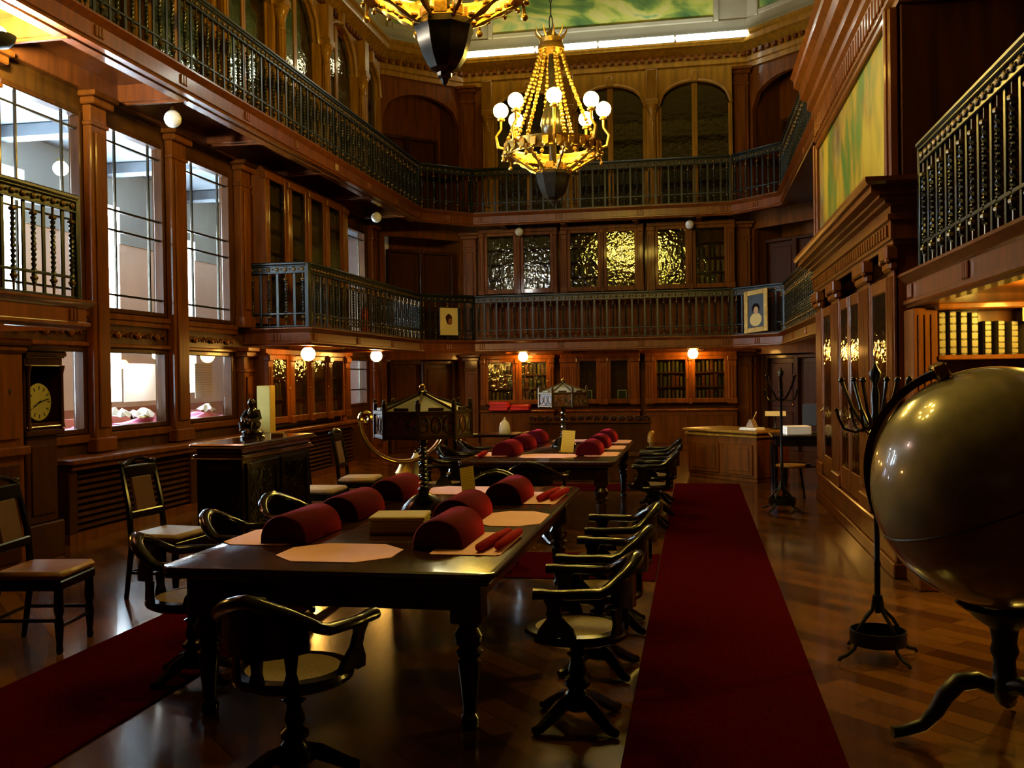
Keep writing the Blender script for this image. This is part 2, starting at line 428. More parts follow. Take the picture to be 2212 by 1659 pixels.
gallery([(GL, 2.0), (GL, 8.0), (XL, 8.0)], [(GL - .05, 2.0), (GL - .05, 7.95), (XL, 7.95), (XL, 2.0)], 2.12, 2.38)
gallery([(GR, 8.05), (GR, 1.5)], [(GR + .05, 8.05), (XR, 8.05), (XR, 1.5), (GR + .05, 1.5)], 2.12, 2.38)
UPP = [(GL, 2.0), (GL, 19.2), (-4.6, 20.1), (.75, 20.1), (GR, 19.2), (GR, 13.02)]
gallery(UPP, [(GL - .05, 2.0), (GL - .05, 19.2), (-4.6, 20.15), (.75, 20.15), (GR + .05, 19.2), (GR + .05, 13.02), (XR, 13.02), (XR, 19.6), (1.15, YB), (-5, YB), (XL, 19.6), (XL, 2.0)], 4.8, 5.06)
mb = MB()
for y in (6.0, 8.0, 10.1, 12.15, 14.2, 16.3, 18.4):
    mb.box(XL, GL - .08, y - .07, y + .07, 4.80, 5.0, .01); mb.box(XL, GL - .08, y - .03, y + .03, 4.775, 4.81, .008)
mb.box(GL - .20, GL - .07, 2.1, 19.1, 4.785, 5.0, .01); mb.box(XL, XL + .1, 2.1, 19.1, 4.78, 5.0, .01)
trim(mb, W['woodp'], 30)
mb = MB()
for y in (14.9, 16.9): mb.box(XL, GL - .08, y - .06, y + .06, 2.1, 2.23, .01)
for x in (-4.0, -2.7, -1.2, .1): mb.box(x - .06, x + .06, 20.2, YB, 2.1, 2.23, .01); mb.box(x - .06, x + .06, 20.2, YB, 4.78, 5.0, .01)
trim(mb, W['wood'], 30)

# ------------------------------------------------------------------ iron railings
def twist_mesh(z0, z1, r=.017, turns=7):
    mb = MB(); N = 44; rs = []
    for i in range(N + 1):
        t = i / N; z = z0 + (z1 - z0) * t; a = turns * 2 * PI * t
        rs.append([(r * (1 + .55 * cos(2 * (th - a))) * cos(th), r * (1 + .55 * cos(2 * (th - a))) * sin(th), z) for th in [2 * PI * j / 8 for j in range(8)]])
    mb.rings(rs); return mb
def flat_mesh(z0, z1):
    mb = MB(); mb.box(-.02, .02, -.008, .008, z0, z1, .003); return mb
TW = build('twisted_baluster', twist_mesh(.10, .72), W['iron'])
COLR = None
FB = build('flat_baluster', flat_mesh(0, .80), W['iron'])
cm = MB(); cm.lathe([(.011, -.15), (.011, -.02), (.03, -.012), (.034, 0), (.03, .012), (.014, .02)], 8)
CB = build('collar', cm, W['dullgilt'])
cm = MB(); cm.lathe([(.014, -.02), (.03, -.012), (.034, 0), (.03, .012), (.011, .02), (.011, .10)], 8)
CB2 = build('collar', cm, W['dullgilt'])
def railing(a, b, z, label, end_posts=(True, True), pitch=.128, h=.95, group='iron gallery railings'):
    a, b = Vector((*a, 0)), Vector((*b, 0)); d = b - a; L = d.length; ang = math.atan2(d.y, d.x)
    t = thing('gallery_railing', label, 'railing', (a.x, a.y, z), ang, group)
    mb = MB(); mb.box(0, L, -.05, .05, h - .045, h, .014); mb.box(0, L, -.035, .035, h - .065, h - .045, .006); build('handrail', mb, W['iron'], t)
    mb = MB(); mb.box(0, L, -.012, .012, h - .15, h - .06, .003); mb.box(0, L, -.03, .03, h - .165, h - .145, .005); build('frieze_band', mb, W['iron'], t)
    mb = MB(); n = max(2, int(L / .13))
    for i in range(n):
        x = L * (i + .5) / n
        mb.sphere((x, -.02, h - .103), .030, 8, 5, sc=(1, .5, 1))
        mb.sphere((x + L / n / 2, -.018, h - .103), .014, 6, 4)
    build('rosettes', mb, W['dullgilt'], t)
    mb = MB(); mb.box(0, L, -.014, .014, .19, .215, .004); mb.box(0, L, -.02, .02, .01, .03, .004); build('lower_rail', mb, W['iron'], t)
    n = max(2, int(L / pitch))
    for i in range(n):
        x = L * (i + .5) / n
        if i % 2 == 0:
            c = copyobj(TW, t, (x, 0, .0)); copyobj(CB, c, (0, 0, .15)); copyobj(CB2, c, (0, 0, .70))
        else: copyobj(FB, t, (x, 0, .0))
    for k, e in enumerate(end_posts):
        if e:
            mb = MB(); x = (0, L)[k]; mb.box(x - .03, x + .03, -.03, .03, .0, h - .02, .006); build('post', mb, W['iron'], t)
    return t
zl, zu = 2.385, 5.065
o = .03
railing((XL + .05, 13.33), (GL - o, 13.33), zl, 'short iron railing across the gallery end beside the tall windows')
railing((GL - o, 13.40), (GL - o, 19.18), zl, 'lower gallery iron railing with fire extinguisher behind it')
railing((GL - o, 19.22), (-4.62, 20.12), zl, 'lower gallery corner railing with a sketched head hung on it', (False, True))
railing((-4.58, 20.13), (.73, 20.13), zl, 'long dark lower gallery railing across the back wall', (False, True))
railing((.77, 20.12), (GR + o, 19.22), zl, 'lower gallery corner railing behind the gilt framed portrait', (False, True))
railing((GR + o, 19.16), (GR + o, 13.33), zl, 'lower gallery railing running back to the tall glazed bookcase', (False, False))
railing((GR + o, 7.73), (GR + o, 2.2), zl, 'lower gallery railing above the globe, nearest on the right', (True, True))
railing((GL - o, 2.2), (GL - o, 7.97), zl, 'lower gallery railing in front of the first tall window', (False, True))
railing((GL - o, 4.0), (GL - o, 19.18), zu, 'upper gallery railing along the window side of the hall', (False, True))
railing((GL - o, 19.22), (-4.62, 20.12), zu, 'upper gallery corner railing below the dark arched recess on the left', (False, True))
railing((-4.58, 20.13), (.73, 20.13), zu, 'upper gallery railing across the back behind the lit chandelier', (False, True))
railing((.77, 20.12), (GR + o, 19.22), zu, 'upper gallery corner railing below the dark arched recess on the right', (False, True))
railing((GR + o, 19.16), (GR + o, 13.1), zu, 'upper gallery railing running into the cornice above the yellow painting', (False, False))
for ob in (TW, CB, CB2, FB): bpy.data.objects.remove(ob)

# ------------------------------------------------------------------ windows and the corridor beyond
wn = 0
def window(y0, y1, z0, z1, ys, zs):
    global wn; wn += 1
    mb = MB(); x = XL
    f = .055
    for a, b, c, d in ((y0, y0 + f, z0, z1), (y1 - f, y1, z0, z1), (y0 + f, y1 - f, z0, z0 + f), (y0 + f, y1 - f, z1 - f, z1)):
        mb.box(x - .1, x + .02, a, b, c, d, .008)
    w = struct('window_%d' % wn, mb, W['woodd'], 30)
    if ys or zs:
        m2 = MB()
        for y in ys: m2.box(x - .05, x - .02, y - .012, y + .012, z0 + f, z1 - f, .004)
        for z in zs: m2.box(x - .055, x - .015, y0 + f, y1 - f, z - .012, z + .012, .004)
        build('muntins', m2, W['bronze'], w)
    g = MB(); g.box(x - .040, x - .036, y0 + f, y1 - f, z0 + f, z1 - f); build('pane', g, W['paneplain'], w, 0)
for a, b in WINS:
    wd = b - a
    window(a, b, 2.42, 4.56, (a + wd * .24, b - wd * .22), (4.37, 3.60, 3.37, 2.63))
    window(a, b, 1.08, 2.02, (a + wd * .25, b - wd * .25) if a > 15 else (), (1.8, 1.4) if a > 15 else ())

mb = MB(); CH = []
for a, b, c, d in ((5.2, 5.9, .9, 4.6), (8.2, 9.6, .9, 4.6), (11.3, 12.5, 1.2, 4.7), (13.85, 14.85, 1.3, 4.55), (16.55, 17.35, 1.4, 4.3), (21.0, 21.6, 1.2, 4.2)): CH.append((a, b, c, d))
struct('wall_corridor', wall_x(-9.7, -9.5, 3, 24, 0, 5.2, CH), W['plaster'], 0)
struct('trim_corridor', wall_x(-9.5, -9.48, 3.1, 24, 3.95, 5.2, [(a, b, c, d) for a, b, c, d in CH]), W['frieze'], 0)  # thin strip added over the plaster to carry the grey-blue daylight tone
mb = MB(); mb.box(-9.5, -6.66, 24, 24.1, 0, 5.2); mb.box(-9.5, -6.66, 3, 3.1, 0, 5.2); mb.box(-6.75, -6.66, 19.6, 24, 0, 5.2); struct('wall_corridor_ends', mb, W['plaster'], 0)
mb = MB(); mb.box(-9.7, -6.66, 3, 24, 5.2, 5.3)
for y in (7, 9.5, 12, 14.5, 17, 19.5): mb.box(-9.5, -6.66, y - .12, y + .12, 5.0, 5.2, .02)
struct('ceiling_corridor', mb, W['grey'], 0)
mb = MB(); mb.box(-9.5, -9.46, 3.1, 24, 0, 1.2)
struct('baseboard_corridor', mb, W['dado'], 0)
mb = MB(); mb.box(-9.7, -6.66, 21.6, 24, -.12, 0); struct('floor_corridor', mb, W['dado'], 0)

# display ledges behind the low windows
for k, (a, b) in enumerate(WINS[:3]):
    mb = MB(); mb.box(-7.25, XL - .12, a - .05, b + .55, .95, 1.10); mb.box(-7.27, -7.25, a - .05, b + .55, .95, 1.2)
    trim(mb, W['dado'], 0)
def cloth(y0, y1, x0, x1, z, label, seed):
    random.seed(seed); N, K = 14, 10; mb = MB(); ph = [random.random() * 6 for _ in range(6)]
    vs, fs = [], []
    for i in range(N + 1):
        for j in range(K + 1):
            u, v = i / N, j / K
            h = .02 + .035 * (1 + sin(9 * u + ph[0] + 3 * v)) * (1 + sin(7 * v + ph[1] - 4 * u)) * .5
            if i in (0, N) or j in (0, K): h = .004
            vs.append((x0 + (x1 - x0) * v, y0 + (y1 - y0) * u, z + h))
    for i in range(N):
        for j in range(K):
            q = i * (K + 1) + j; fs.append((q, q + 1, q + K + 2, q + K + 1))
    mb.add(vs, fs); o = build('display_cloth', mb, W['pink'], None, 60)
    return tag(o, label, 'cloth', 'pink cloths in the low display windows')
cloth(8.3, 9.6, -7.15, -6.66, 1.10, 'pink display cloth in the low window beside the longcase clock', 1)
cloth(10.1, 11.62, -7.15, -6.66, 1.10, 'rumpled pink display cloth under the white papers', 2)
cloth(12.0, 13.35, -7.15, -6.66, 1.10, 'pink display cloth below the printed notice', 3)
def sheet(name, label, cat, loc, w, h, m, rot, t=.006, group=None):
    mb = MB(); mb.box(-w / 2, w / 2, -t / 2, t / 2, 0, h, .001)
    o = build(name, mb, m, None, 0); o.rotation_euler = rot
    return tag(o, label, cat, group, loc)
def lined(name, base, ink, sc):
    m, nt, out = mat(name); L = nt.links.new
    tc = nt.nodes.new('ShaderNodeTexCoord'); wv = nt.nodes.new('ShaderNodeTexWave'); wv.bands_direction = 'Z'; wv.inputs['Scale'].default_value = sc; wv.inputs['Distortion'].default_value = .0
    rp = nt.nodes.new('ShaderNodeValToRGB'); rp.color_ramp.elements[0].position = .72; rp.color_ramp.elements[0].color = (*base, 1)
    rp.color_ramp.elements[1].position = .9; rp.color_ramp.elements[1].color = (*ink, 1)
    b = nt.nodes.new('ShaderNodeBsdfPrincipled'); b.inputs['Roughness'].default_value = .6
    L(tc.outputs['Object'], wv.inputs['Vector']); L(wv.outputs['Fac'], rp.inputs[0]); L(rp.outputs[0], b.inputs['Base Color']); L(b.outputs[0], out.inputs[0])
    return m
W['notice'] = lined('printed_notice', (.6, .58, .46), (.4, .38, .3), 9)
W['ycard'] = lined('printed_yellow_card', (.85, .66, .12), (.65, .48, .08), 16)
W['ybox'] = principled('yellow_box_board', (.36, .26, .035), .6, var=.08)
t = sheet('display_board', 'blank white board standing in the low middle display window', 'board', (-7.0, 11.42, 1.38), .92, .48, W['white'], (0, 0, PI / 2 + .05), .015)
t = sheet('printed_notice', 'printed grey notice standing in the low window by the gallery', 'notice', (-7.0, 12.99, 1.38), .5, .50, W['notice'], (0, 0, PI / 2), .008)
def crumple(label, loc, w, d, seed):
    random.seed(seed); mb = MB(); vs, fs = [], []; N = 7
    for i in range(N):
        for j in range(N):
            vs.append((w * (i / (N - 1) - .5), d * (j / (N - 1) - .5), .02 + random.random() * .07 + .08 * sin(PI * i / (N - 1)) * sin(PI * j / (N - 1))))
    for i in range(N - 1):
        for j in range(N - 1):
            q = i * N + j; fs.append((q, q + 1, q + N + 1, q + N))
    mb.add(vs, fs); o = build('crumpled_paper', mb, W['white'], None, 0)
    tag(o, label, 'paper', 'white papers in the low display windows', loc, .3)
crumple('large crumpled white paper at the window edge on pink cloth', (-6.88, 10.62, 1.17), .34, .40, 4)
crumple('smaller creased white paper beside the large crumpled one', (-6.82, 11.06, 1.16), .28, .38, 5)
crumple('pale folded leaflet on pink cloth under the printed notice', (-6.82, 12.7, 1.16), .2, .40, 6)
mb = MB(); mb.box(-.04, .04, -.10, .10, 0, .03, .005); tag(build('small_book', mb, W['cream'], None, 30), 'small yellow book lying on the display window ledge', 'book', None, (-6.70, 10.95, 1.18), .2)

t = thing('display_lamp', 'small white lamp shining on the blank board in the display window', 'lamp', (-6.72, 11.25, 2.0))
mb = MB(); mb.lathe([(.05, 0), (.05, -.01), (.03, -.03), (.02, -.03)], 14); build('fitting', mb, W['brass'], t)
mb = MB(); mb.sphere((0, 0, -.05), .035, 14, 9); build('bulb', mb, W['bulbv'], t)
# counter with louvred fronts below the windows
mb = MB(); mb.box(XL, -6.12, 8.72, 17.2, .80, .86, .012); mb.box(XL, -6.16, 8.75, 17.2, .74, .80, .01); mb.box(XL, -6.2, 8.75, 17.2, 0, .1)
trim(mb, W['wood'], 30)
mb = MB()
ys = [8.75 + 1.2 * i for i in range(8)]
for a, b in zip(ys, ys[1:]):
    mb.box(XL, -6.2, a, a + .14, .1, .74, .008)
    for i in range(9):
        z = .13 + i * .066
        mb.prism([(-6.30, z + .05), (-6.22, z), (-6.215, z + .012), (-6.295, z + .062)], 'y', a + .14, b)
mb.box(XL, -6.32, 8.75, 17.2, .1, .74)
trim(mb, W['woodd'], 0)
mb = MB()
for a, b in ((8.13, 9.515), (9.815, 11.17), (11.53, 13.0)):
    mb.box(XL, XL + .05, a, b, 2.34, 2.41, .012); mb.box(XL, XL + .035, a, b, 2.28, 2.34, .008); mb.box(XL, XL + .05, a, b, 2.02, 2.07, .012); mb.box(XL, XL + .04, a, b, .98, 1.07, .012)
    for k in (.2, .5, .8):
        y = a + (b - a) * k; mb.sphere((XL + .02, y, 2.17), .05, 10, 6, sc=(.5, 1, .9))
        for q in (-1, 1): mb.tube([(XL + .02, y + q * .05, 2.17), (XL + .03, y + q * .12, 2.20), (XL + .02, y + q * .17, 2.15)], .014, 6)
trim(mb, W['wood'], 30)
mb = MB(); mb.box(XL, XL + .03, -2.8, 8.7, 0, 1.0); mb.box(XL, XL + .06, 8.0, 8.7, .8, .86, .01); trim(mb, W['woodd'], 0)

# ------------------------------------------------------------------ books
def book_mesh(w, h, d):
    mb = MB()
    rs = []
    for z in (0, h):
        rs.append([(-w / 2, d / 2, z), (-w / 2, -d / 2 + w * .25, z), (-w * .3, -d / 2 + .003, z), (0, -d / 2, z), (w * .3, -d / 2 + .003, z), (w / 2, -d / 2 + w * .25, z), (w / 2, d / 2, z)])
    mb.rings(rs)
    for f in (.2, .4, .6, .8):
        mb.box(-w * .42, w * .42, -d / 2 - .003, -d / 2 + .01, h * f - .004, h * f + .004, .001)
    return mb
BK = [build('book', book_mesh(w, h, .16), BOOKM[i]) for i, (w, h) in enumerate(((.036, .235), (.042, .215), (.03, .225), (.05, .245), (.034, .20)))]
nbooks = 0
def shelf_of_books(M, x0, x1, z, y, label, group, n, scale=1.0):
    """n books set side by side between x0 and x1 on a shelf (local frame M)"""
    global nbooks
    ang = M.to_euler().z
    for i in range(n):
        x = x0 + (x1 - x0) * (i + .5) / n
        b = random.choice(BK)
        c = copyobj(b, None, M @ Vector((x, y, z)), ang)
        k = (x1 - x0) / n * .92 / .05
        c.scale = (k * random.uniform(.82, 1.0), scale, scale * random.uniform(.9, 1.05))
        c['label'] = label; c['category'] = 'book'; c['group'] = group
        nbooks += 1
STUFF = MB()
def stuff_books(M, x0, x1, z, y, h=.24):
    n = int((x1 - x0) / .055)
    for i in range(n):
        x = x0 + (x1 - x0) * i / n
        STUFF.box(x, x + (x1 - x0) / n * .92, y, y + .14, z, z + h * random.uniform(.82, 1.05), M=M)

# ------------------------------------------------------------------ glazed bookcases
def glazed(M, label, W_, z0, z1, doors, books, depth=.34, group=None, name='glazed_bookcase', wood='wood', base=0.0, stile=.07, shelves=3, reeds=True):
    """local x along the front, y=0 the wall, front towards -y"""
    loc = M.translation; ang = M.to_euler().z
    t = thing(name, label, 'bookcase', (loc.x, loc.y, 0), ang, group)
    mb = MB(); d = depth
    mb.box(0, W_, -.03, -.01, z0, z1); mb.box(0, .03, -d + .04, -.03, z0, z1); mb.box(W_ - .03, W_, -d + .04, -.03, z0, z1)
    mb.box(.03, W_ - .03, -d + .04, -.03, z0, z0 + .04); mb.box(.03, W_ - .03, -d + .04, -.03, z1 - .04, z1)
    if base > 0:
        mb.box(0, W_, -d - .08, -.01, 0, base - .05, .01); mb.box(-.02, W_ + .02, -d - .13, -.01, base - .05, base, .015)
        nb = max(1, round(W_ / .8))
        for i in range(nb):
            mb.box(W_ * i / nb + .08, W_ * (i + 1) / nb - .08, -d - .10, -d - .08, .16, base - .14, .015)
    mb.box(-.01, W_ + .01, -d, -d + .12, z1 - .02, z1 + .07, .012)
    build('carcass', mb, W[wood], t, 30)
    zs = [z0 + .05 + (z1 - z0 - .1) * i / shelves for i in range(shelves)]
    sm = MB()
    for z in zs[1:]: sm.box(.03, W_ - .03, -d + .09, -.03, z - .025, z)
    build('shelves', sm, W[wood], t, 0)
    for (a, b) in doors:
        fm = MB(); y0, y1 = -d - .005, -d + .035
        fm.box(a, a + stile, y0, y1, z0, z1 - .02, .008); fm.box(b - stile, b, y0, y1, z0, z1 - .02, .008)
        fm.box(a + stile, b - stile, y0, y1, z0, z0 + stile + .03, .008); fm.box(a + stile, b - stile, y0, y1, z1 - .02 - stile, z1 - .02, .008)
        dr = build('door', fm, W[wood], t, 30)
        g = MB(); g.box(a + stile, b - stile, -d + .012, -d + .016, z0 + stile + .03, z1 - .02 - stile); build('pane', g, W['pane'], dr, 0)
        k = MB(); k.sphere((b - stile / 2, y0 - .012, (z0 + z1) / 2), .012, 8, 5); build('knob', k, W['brass'], dr)
    cur = 0.0
    for (a, b) in list(doors) + [(W_, W_)]:
        if a - cur > .05:
            pm = MB(); pm.box(cur, a, -d - .03, -d + .05, z0 - .02, z1, .008)
            if reeds:
                nr = max(2, int((a - cur) / .045))
                for i in range(nr):
                    x = cur + (a - cur) * (i + .5) / nr
                    pm.lathe([(.012, z0 + .12), (.012, z1 - .2)], 6, (x, -d - .03, 0))
            pm.box(cur - .015, a + .015, -d - .06, -d + .05, z1 - .12, z1 - .02, .015); pm.box(cur - .01, a + .01, -d - .05, -d + .05, z0 - .02, z0 + .1, .01)
            build('pilaster', pm, W[wood], t, 30)
        cur = b
    for (a, b) in doors:
        for i, z in enumerate(zs):
            if books == 'stuff': stuff_books(M, a + .03, b - .03, z, -d + .10, (z1 - z0) / shelves * .75)
            elif books:
                lb, gp, n, only = books
                if only is None or i in only: shelf_of_books(M, a + .03, b - .03, z + .001, -d + .19, lb, gp, n, min(1.0, (z1 - z0) / shelves * .9 / .25))
    return t
def back(x): return Matrix.Translation((x, YB, 0))
def left(y): return Matrix.Translation((XL, y, 0)) @ Matrix.Rotation(PI / 2, 4, 'Z')
g1 = 'bound books on the back wall, ground floor'
glazed(back(-4.62), 'glazed bookcase under the gallery by the red box files, back wall', 1.62, 1.0, 2.0, ((.10, .78), (.84, 1.52)), ('bound book in the back bookcase above the red box files', g1 + ' above red files', 7, None), base=.88, shelves=3)
glazed(back(-1.05), 'glazed bookcase under the gallery behind the settle, right of dark doors', 1.88, 1.0, 2.0, ((.16, .90), (.96, 1.70)), ('bound book in the back bookcase lit by the right back lamp', g1 + ' below the right lamp', 8, None), base=.88, shelves=3)
glazed(back(-2.86), 'narrow central bookcase with two dark glass doors, back wall', 1.68, 1.0, 2.0, ((.34, .84), (1.0, 1.50)), None, base=.88, shelves=1, wood='wood')
g2 = 'bound books on the back wall, lower gallery'
glazed(back(-4.62), 'dark glazed bookcase on lower gallery, leftmost of the back wall', 1.72, 3.40, 4.74, ((.12, .84), (.92, 1.64)), 'stuff', base=0, shelves=4)
glazed(back(-2.82), 'glazed bookcase on lower gallery glittering with chandelier light, middle of back wall', 1.76, 3.40, 4.74, ((.14, .86), (.92, 1.64)), ('bound book behind the glittering middle glass of the lower gallery', g2 + ' middle case', 6, (0, 1, 2)), base=0, shelves=4)
glazed(back(-.98), 'glazed bookcase on lower gallery, rightmost of the back wall', 1.80, 3.40, 4.74, ((.16, .86), (.94, 1.66)), ('bound book behind the rightmost glass of the lower gallery back wall', g2 + ' right case', 6, (0, 1, 2)), base=0, shelves=4)
mb = MB(); mb.box(-4.72, .86, YB - .36, YB, 2.38, 3.38, .01)
for i in range(7): mb.box(-4.6 + i * .78, -4.6 + i * .78 + .62, YB - .38, YB - .36, 2.5, 3.28, .015)
trim(mb, W['wood'], 30)
glazed(left(13.36), 'glazed bookcase beneath the gallery lit by the first wall side lamp', 3.44, .96, 2.02, ((.15, .82), (.96, 1.63), (1.74, 2.41), (2.55, 3.22)), ('bound book in the lamp lit bookcase along the window wall', 'bound books on the window wall, ground floor', 6, (0, 1)), base=.0, shelves=3, depth=.30)
glazed(left(13.36), 'tall dark glazed bookcase on the lower gallery beside the windows', 3.44, 2.46, 4.7, ((.15, .82), (.96, 1.63), (1.74, 2.41), (2.55, 3.22)), 'stuff', base=.0, shelves=6, depth=.30)

# ------------------------------------------------------------------ arched bookcases upstairs
def arched(M, label, Wd, zb, zs, rise, zt, group, opening=None):
    loc = M.translation; ang = M.to_euler().z
    t = thing('arched_bookcase', label, 'bookcase', (loc.x, loc.y, 0), ang, group)
    op = Wd - .27; a, b = .25, Wd - .02; c = (a + b) / 2; y0, y1 = -.30, -.18
    mb = MB(); N = 16
    mb.box(0, a, y0 + .02, y1, zb, zt, .004); mb.box(b, Wd, y0 + .02, y1, zb, zt, .004)
    pts = []
    for i in range(N + 1):
        x = a + op * i / N; u = (x - c) / (op / 2); pts.append((x, zs + rise * math.sqrt(max(0, 1 - u * u))))
    for (xa, za), (xb, zb2) in zip(pts, pts[1:]):
        mb.rings([[(xa, y0 + .02, za), (xa, y1, za), (xa, y1, zt), (xa, y0 + .02, zt)], [(xb, y0 + .02, zb2), (xb, y1, zb2), (xb, y1, zt), (xb, y0 + .02, zt)]])
    build('spandrel', mb, W['woodl'], t, 30)
    mb = MB(); mb.tube([(x, y0 + .01, z) for x, z in pts], .035, 8); mb.box(c - .06, c + .06, y0 - .05, y0 + .05, zs + rise - .03, zs + rise + .2, .015); build('archivolt', mb, W['woodl'], t)
    mb = MB(); x = .125
    mb.lathe([(.11, zb), (.11, zb + .25), (.085, zb + .3), (.085, zb + .34), (.07, zb + .4), (.06, zs - .35), (.075, zs - .32), (.065, zs - .3), (.07, zs - .2), (.11, zs - .06), (.12, zs - .05), (.12, zs), (.05, zs)], 16, (x, y0 - .05, 0))
    for i in range(10):
        an = 2 * PI * i / 10; mb.lathe([(.011, zb + .40), (.011, zs - .34)], 5, (x + .062 * cos(an), y0 - .05 + .062 * sin(an), 0))
    mb.box(0, .25, y0 - .17, y0 + .04, zs, zs + .12, .01); mb.box(.01, .24, y0 - .15, y0 + .03, zs + .12, zt, .01)
    build('column', mb, W['woodl'], t)
    mb = MB(); mb.box(a, b, -.03, -.01, zb, zs + rise + .05); mb.box(a, b, -.18, -.02, zb, zb + .1)
    for k in range(1, 5): mb.box(a, b, -.14, -.03, zb + .1 + k * .48, zb + .13 + k * .48)
    build('carcass', mb, W['woodd'], t, 0)
    for s in (0, 1):
        xa, xb = (a, c) if s == 0 else (c, b)
        fm = MB(); st = .06
        fm.box(xa, xa + st, -.20, -.165, zb, zs + .02 if s == 0 else zs + rise - .03, .006)
        fm.box(xb - st, xb, -.20, -.165, zb, zs + rise - .03 if s == 0 else zs + .02, .006)
        fm.box(xa + st, xb - st, -.20, -.165, zb, zb + .12, .006)
        d = build('door', fm, W['woodl'], t, 30)
        g = MB(); ps = [p for p in pts if xa <= p[0] <= xb + 1e-6]
        poly = [(xa + .01, zb + .1)] + [(min(max(px, xa + .01), xb - .01), pz - .005) for px, pz in ps] + [(xb - .01, zb + .1)]
        g.prism(poly, 'y', -.185, -.181); build('pane', g, W['pane'], d, 0)
    for k in range(4): stuff_books(M, a, b, zb + .13 + k * .48, -.15, .34)
    return t
for i, (x, lb) in enumerate(((-4.5, 'arched bookcase of the upper gallery at the left end of the back wall'), (-2.73, 'arched bookcase directly behind the lit chandelier, upper gallery'), (-.96, 'arched bookcase of the upper gallery at the right end of the back wall'))):
    arched(back(x), lb, 1.77, 5.07, 7.25, .5, 8.0, 'arched bookcases of the upper gallery')
for i, (y, lb) in enumerate(((8.3, 'arched bookcase above the first tall window, mostly out of view'), (10.15, 'arched bookcase above the middle tall window behind the railing'), (12.0, 'arched bookcase high on the window side, beside the near bowl of the big chandelier'), (13.85, 'arched bookcase high on the window side, third from the back corner'), (15.7, 'arched bookcase high on the window side, second from the back corner'), (17.55, 'narrow arched bookcase high on the window side next to the back corner'))):
    arched(left(y), lb, 1.83 if i < 5 else 1.4, 5.07, 7.3, .72 if i < 5 else .55, 8.0, 'arched bookcases of the upper gallery', 1.5 if i < 5 else 1.1)

# ------------------------------------------------------------------ pavilion on the right: breakfront bookcase and painting
PX, P0, P1 = 1.55, 8.05, 13.0
t = thing('breakfront_bookcase', 'tall reeded bookcase with glass doors under the yellow painting', 'bookcase', (PX, P0, 0), PI / 2)
# local x runs along +Y, local -y faces the room (towards -X is local +y ... rotated), so build in world minus offset
def wl(x, y): return (y - P0, -(x - PX))       # world -> local
mb = MB(); Lp = P1 - P0
mb.box(0, Lp, -1.08, -.36, 0, 3.1)                 # mass behind
mb.box(0, .05, -.36, .0, 0, 3.1); mb.box(Lp - .05, Lp, -.36, 0, 0, 3.1); mb.box(.05, Lp - .05, -.36, 0, 0, .34); mb.box(.05, Lp - .05, -.36, 0, 2.62, 3.1)
mb.box(-.02, Lp + .02, -.3, .05, 0, .12, .01); mb.box(-.01, Lp + .01, -.3, .03, .12, .3, .01); mb.box(0, Lp, -.3, .05, .3, .36, .012)
build('carcass', mb, W['wood'], t, 30)
sm = MB()
for z in (.85, 1.3, 1.75, 2.2): sm.box(.05, Lp - .05, -.34, -.1, z - .03, z)
build('shelves', sm, W['woodd'], t, 0)
pil = [(8.05, 8.30), (9.14, 9.68), (11.06, 11.62), (12.5, 13.0)]
for a, b in pil:
    pm = MB(); a -= P0; b -= P0
    pm.box(a, b, -.02, .022, .36, 2.62, .006)
    n = max(4, int((b - a) / .05))
    for i in range(n): pm.lathe([(.014, .55), (.014, 2.38)], 6, (a + (b - a) * (i + .5) / n, .024, 0))
    pm.box(a - .02, b + .02, -.02, .06, 2.42, 2.50, .02); pm.box(a - .03, b + .03, -.02, .085, 2.50, 2.62, .015); pm.box(a - .02, b + .02, -.02, .05, .36, .50, .012)
    for s in (a, b): pm.sphere((s, .06, 2.50), .028, 8, 6)
    build('pilaster', pm, W['wood'], t, 30)
for a, b in ((8.31, 9.13), (9.69, 10.37), (10.38, 11.05), (11.63, 12.49)):
    a -= P0; b -= P0; fm = MB(); st = .09
    for q in (a, b - st): fm.box(q, q + st, -.03, .02, .37, 2.40, .01)
    fm.box(a + st, b - st, -.03, .02, .37, .62, .01); fm.box(a + st, b - st, -.03, .02, 2.28, 2.40, .01)
    for z in (1.12, 1.72): fm.box(a + st, b - st, -.012, .009, z - .012, z + .012, .003)
    d = build('door', fm, W['wood'], t, 30)
    g = MB(); g.box(a + st, b - st, .010, .014, .62, 2.28); build('pane', g, W['pane'], d, 0)
    k = MB(); k.sphere((b - st / 2, .04, 1.15), .016, 8, 5); k.box(b - st / 2 - .012, b - st / 2 + .012, .02, .026, 1.05, 1.25, .003); build('lock_plate', k, W['brass'], d)
cm = MB()
cprof = [(-.1, 2.62), (.03, 2.62), (.03, 2.66), (.05, 2.66), (.05, 2.80), (.075, 2.81), (.075, 2.85), (.05, 2.86), (.05, 2.92), (.10, 2.93), (.10, 2.955), (.15, 2.965), (.15, 2.99), (.22, 3.0), (.22, 3.05), (.25, 3.055), (.27, 3.075), (.27, 3.11), (-.1, 3.11)]
cm.sweep([(Lp + .02, -.9), (Lp + .02, 0.0), (-.02, 0.0), (-.02, -.9)], cprof)
for i in range(40): cm.box(.03 + i * Lp / 40, .03 + i * Lp / 40 + .07, .045, .068, 2.69, 2.78)
build('cornice', cm, W['wood'], t, 30)
random.seed(11)
MP = Matrix.Translation((PX, P0, 0)) @ Matrix.Rotation(PI / 2, 4, 'Z')
for a, b in ((.3, 1.05), (1.66, 2.98), (3.62, 4.42)):
    for z in (.37, .86, 1.31, 1.76): stuff_books(MP, a, b, z, -.28, .3)

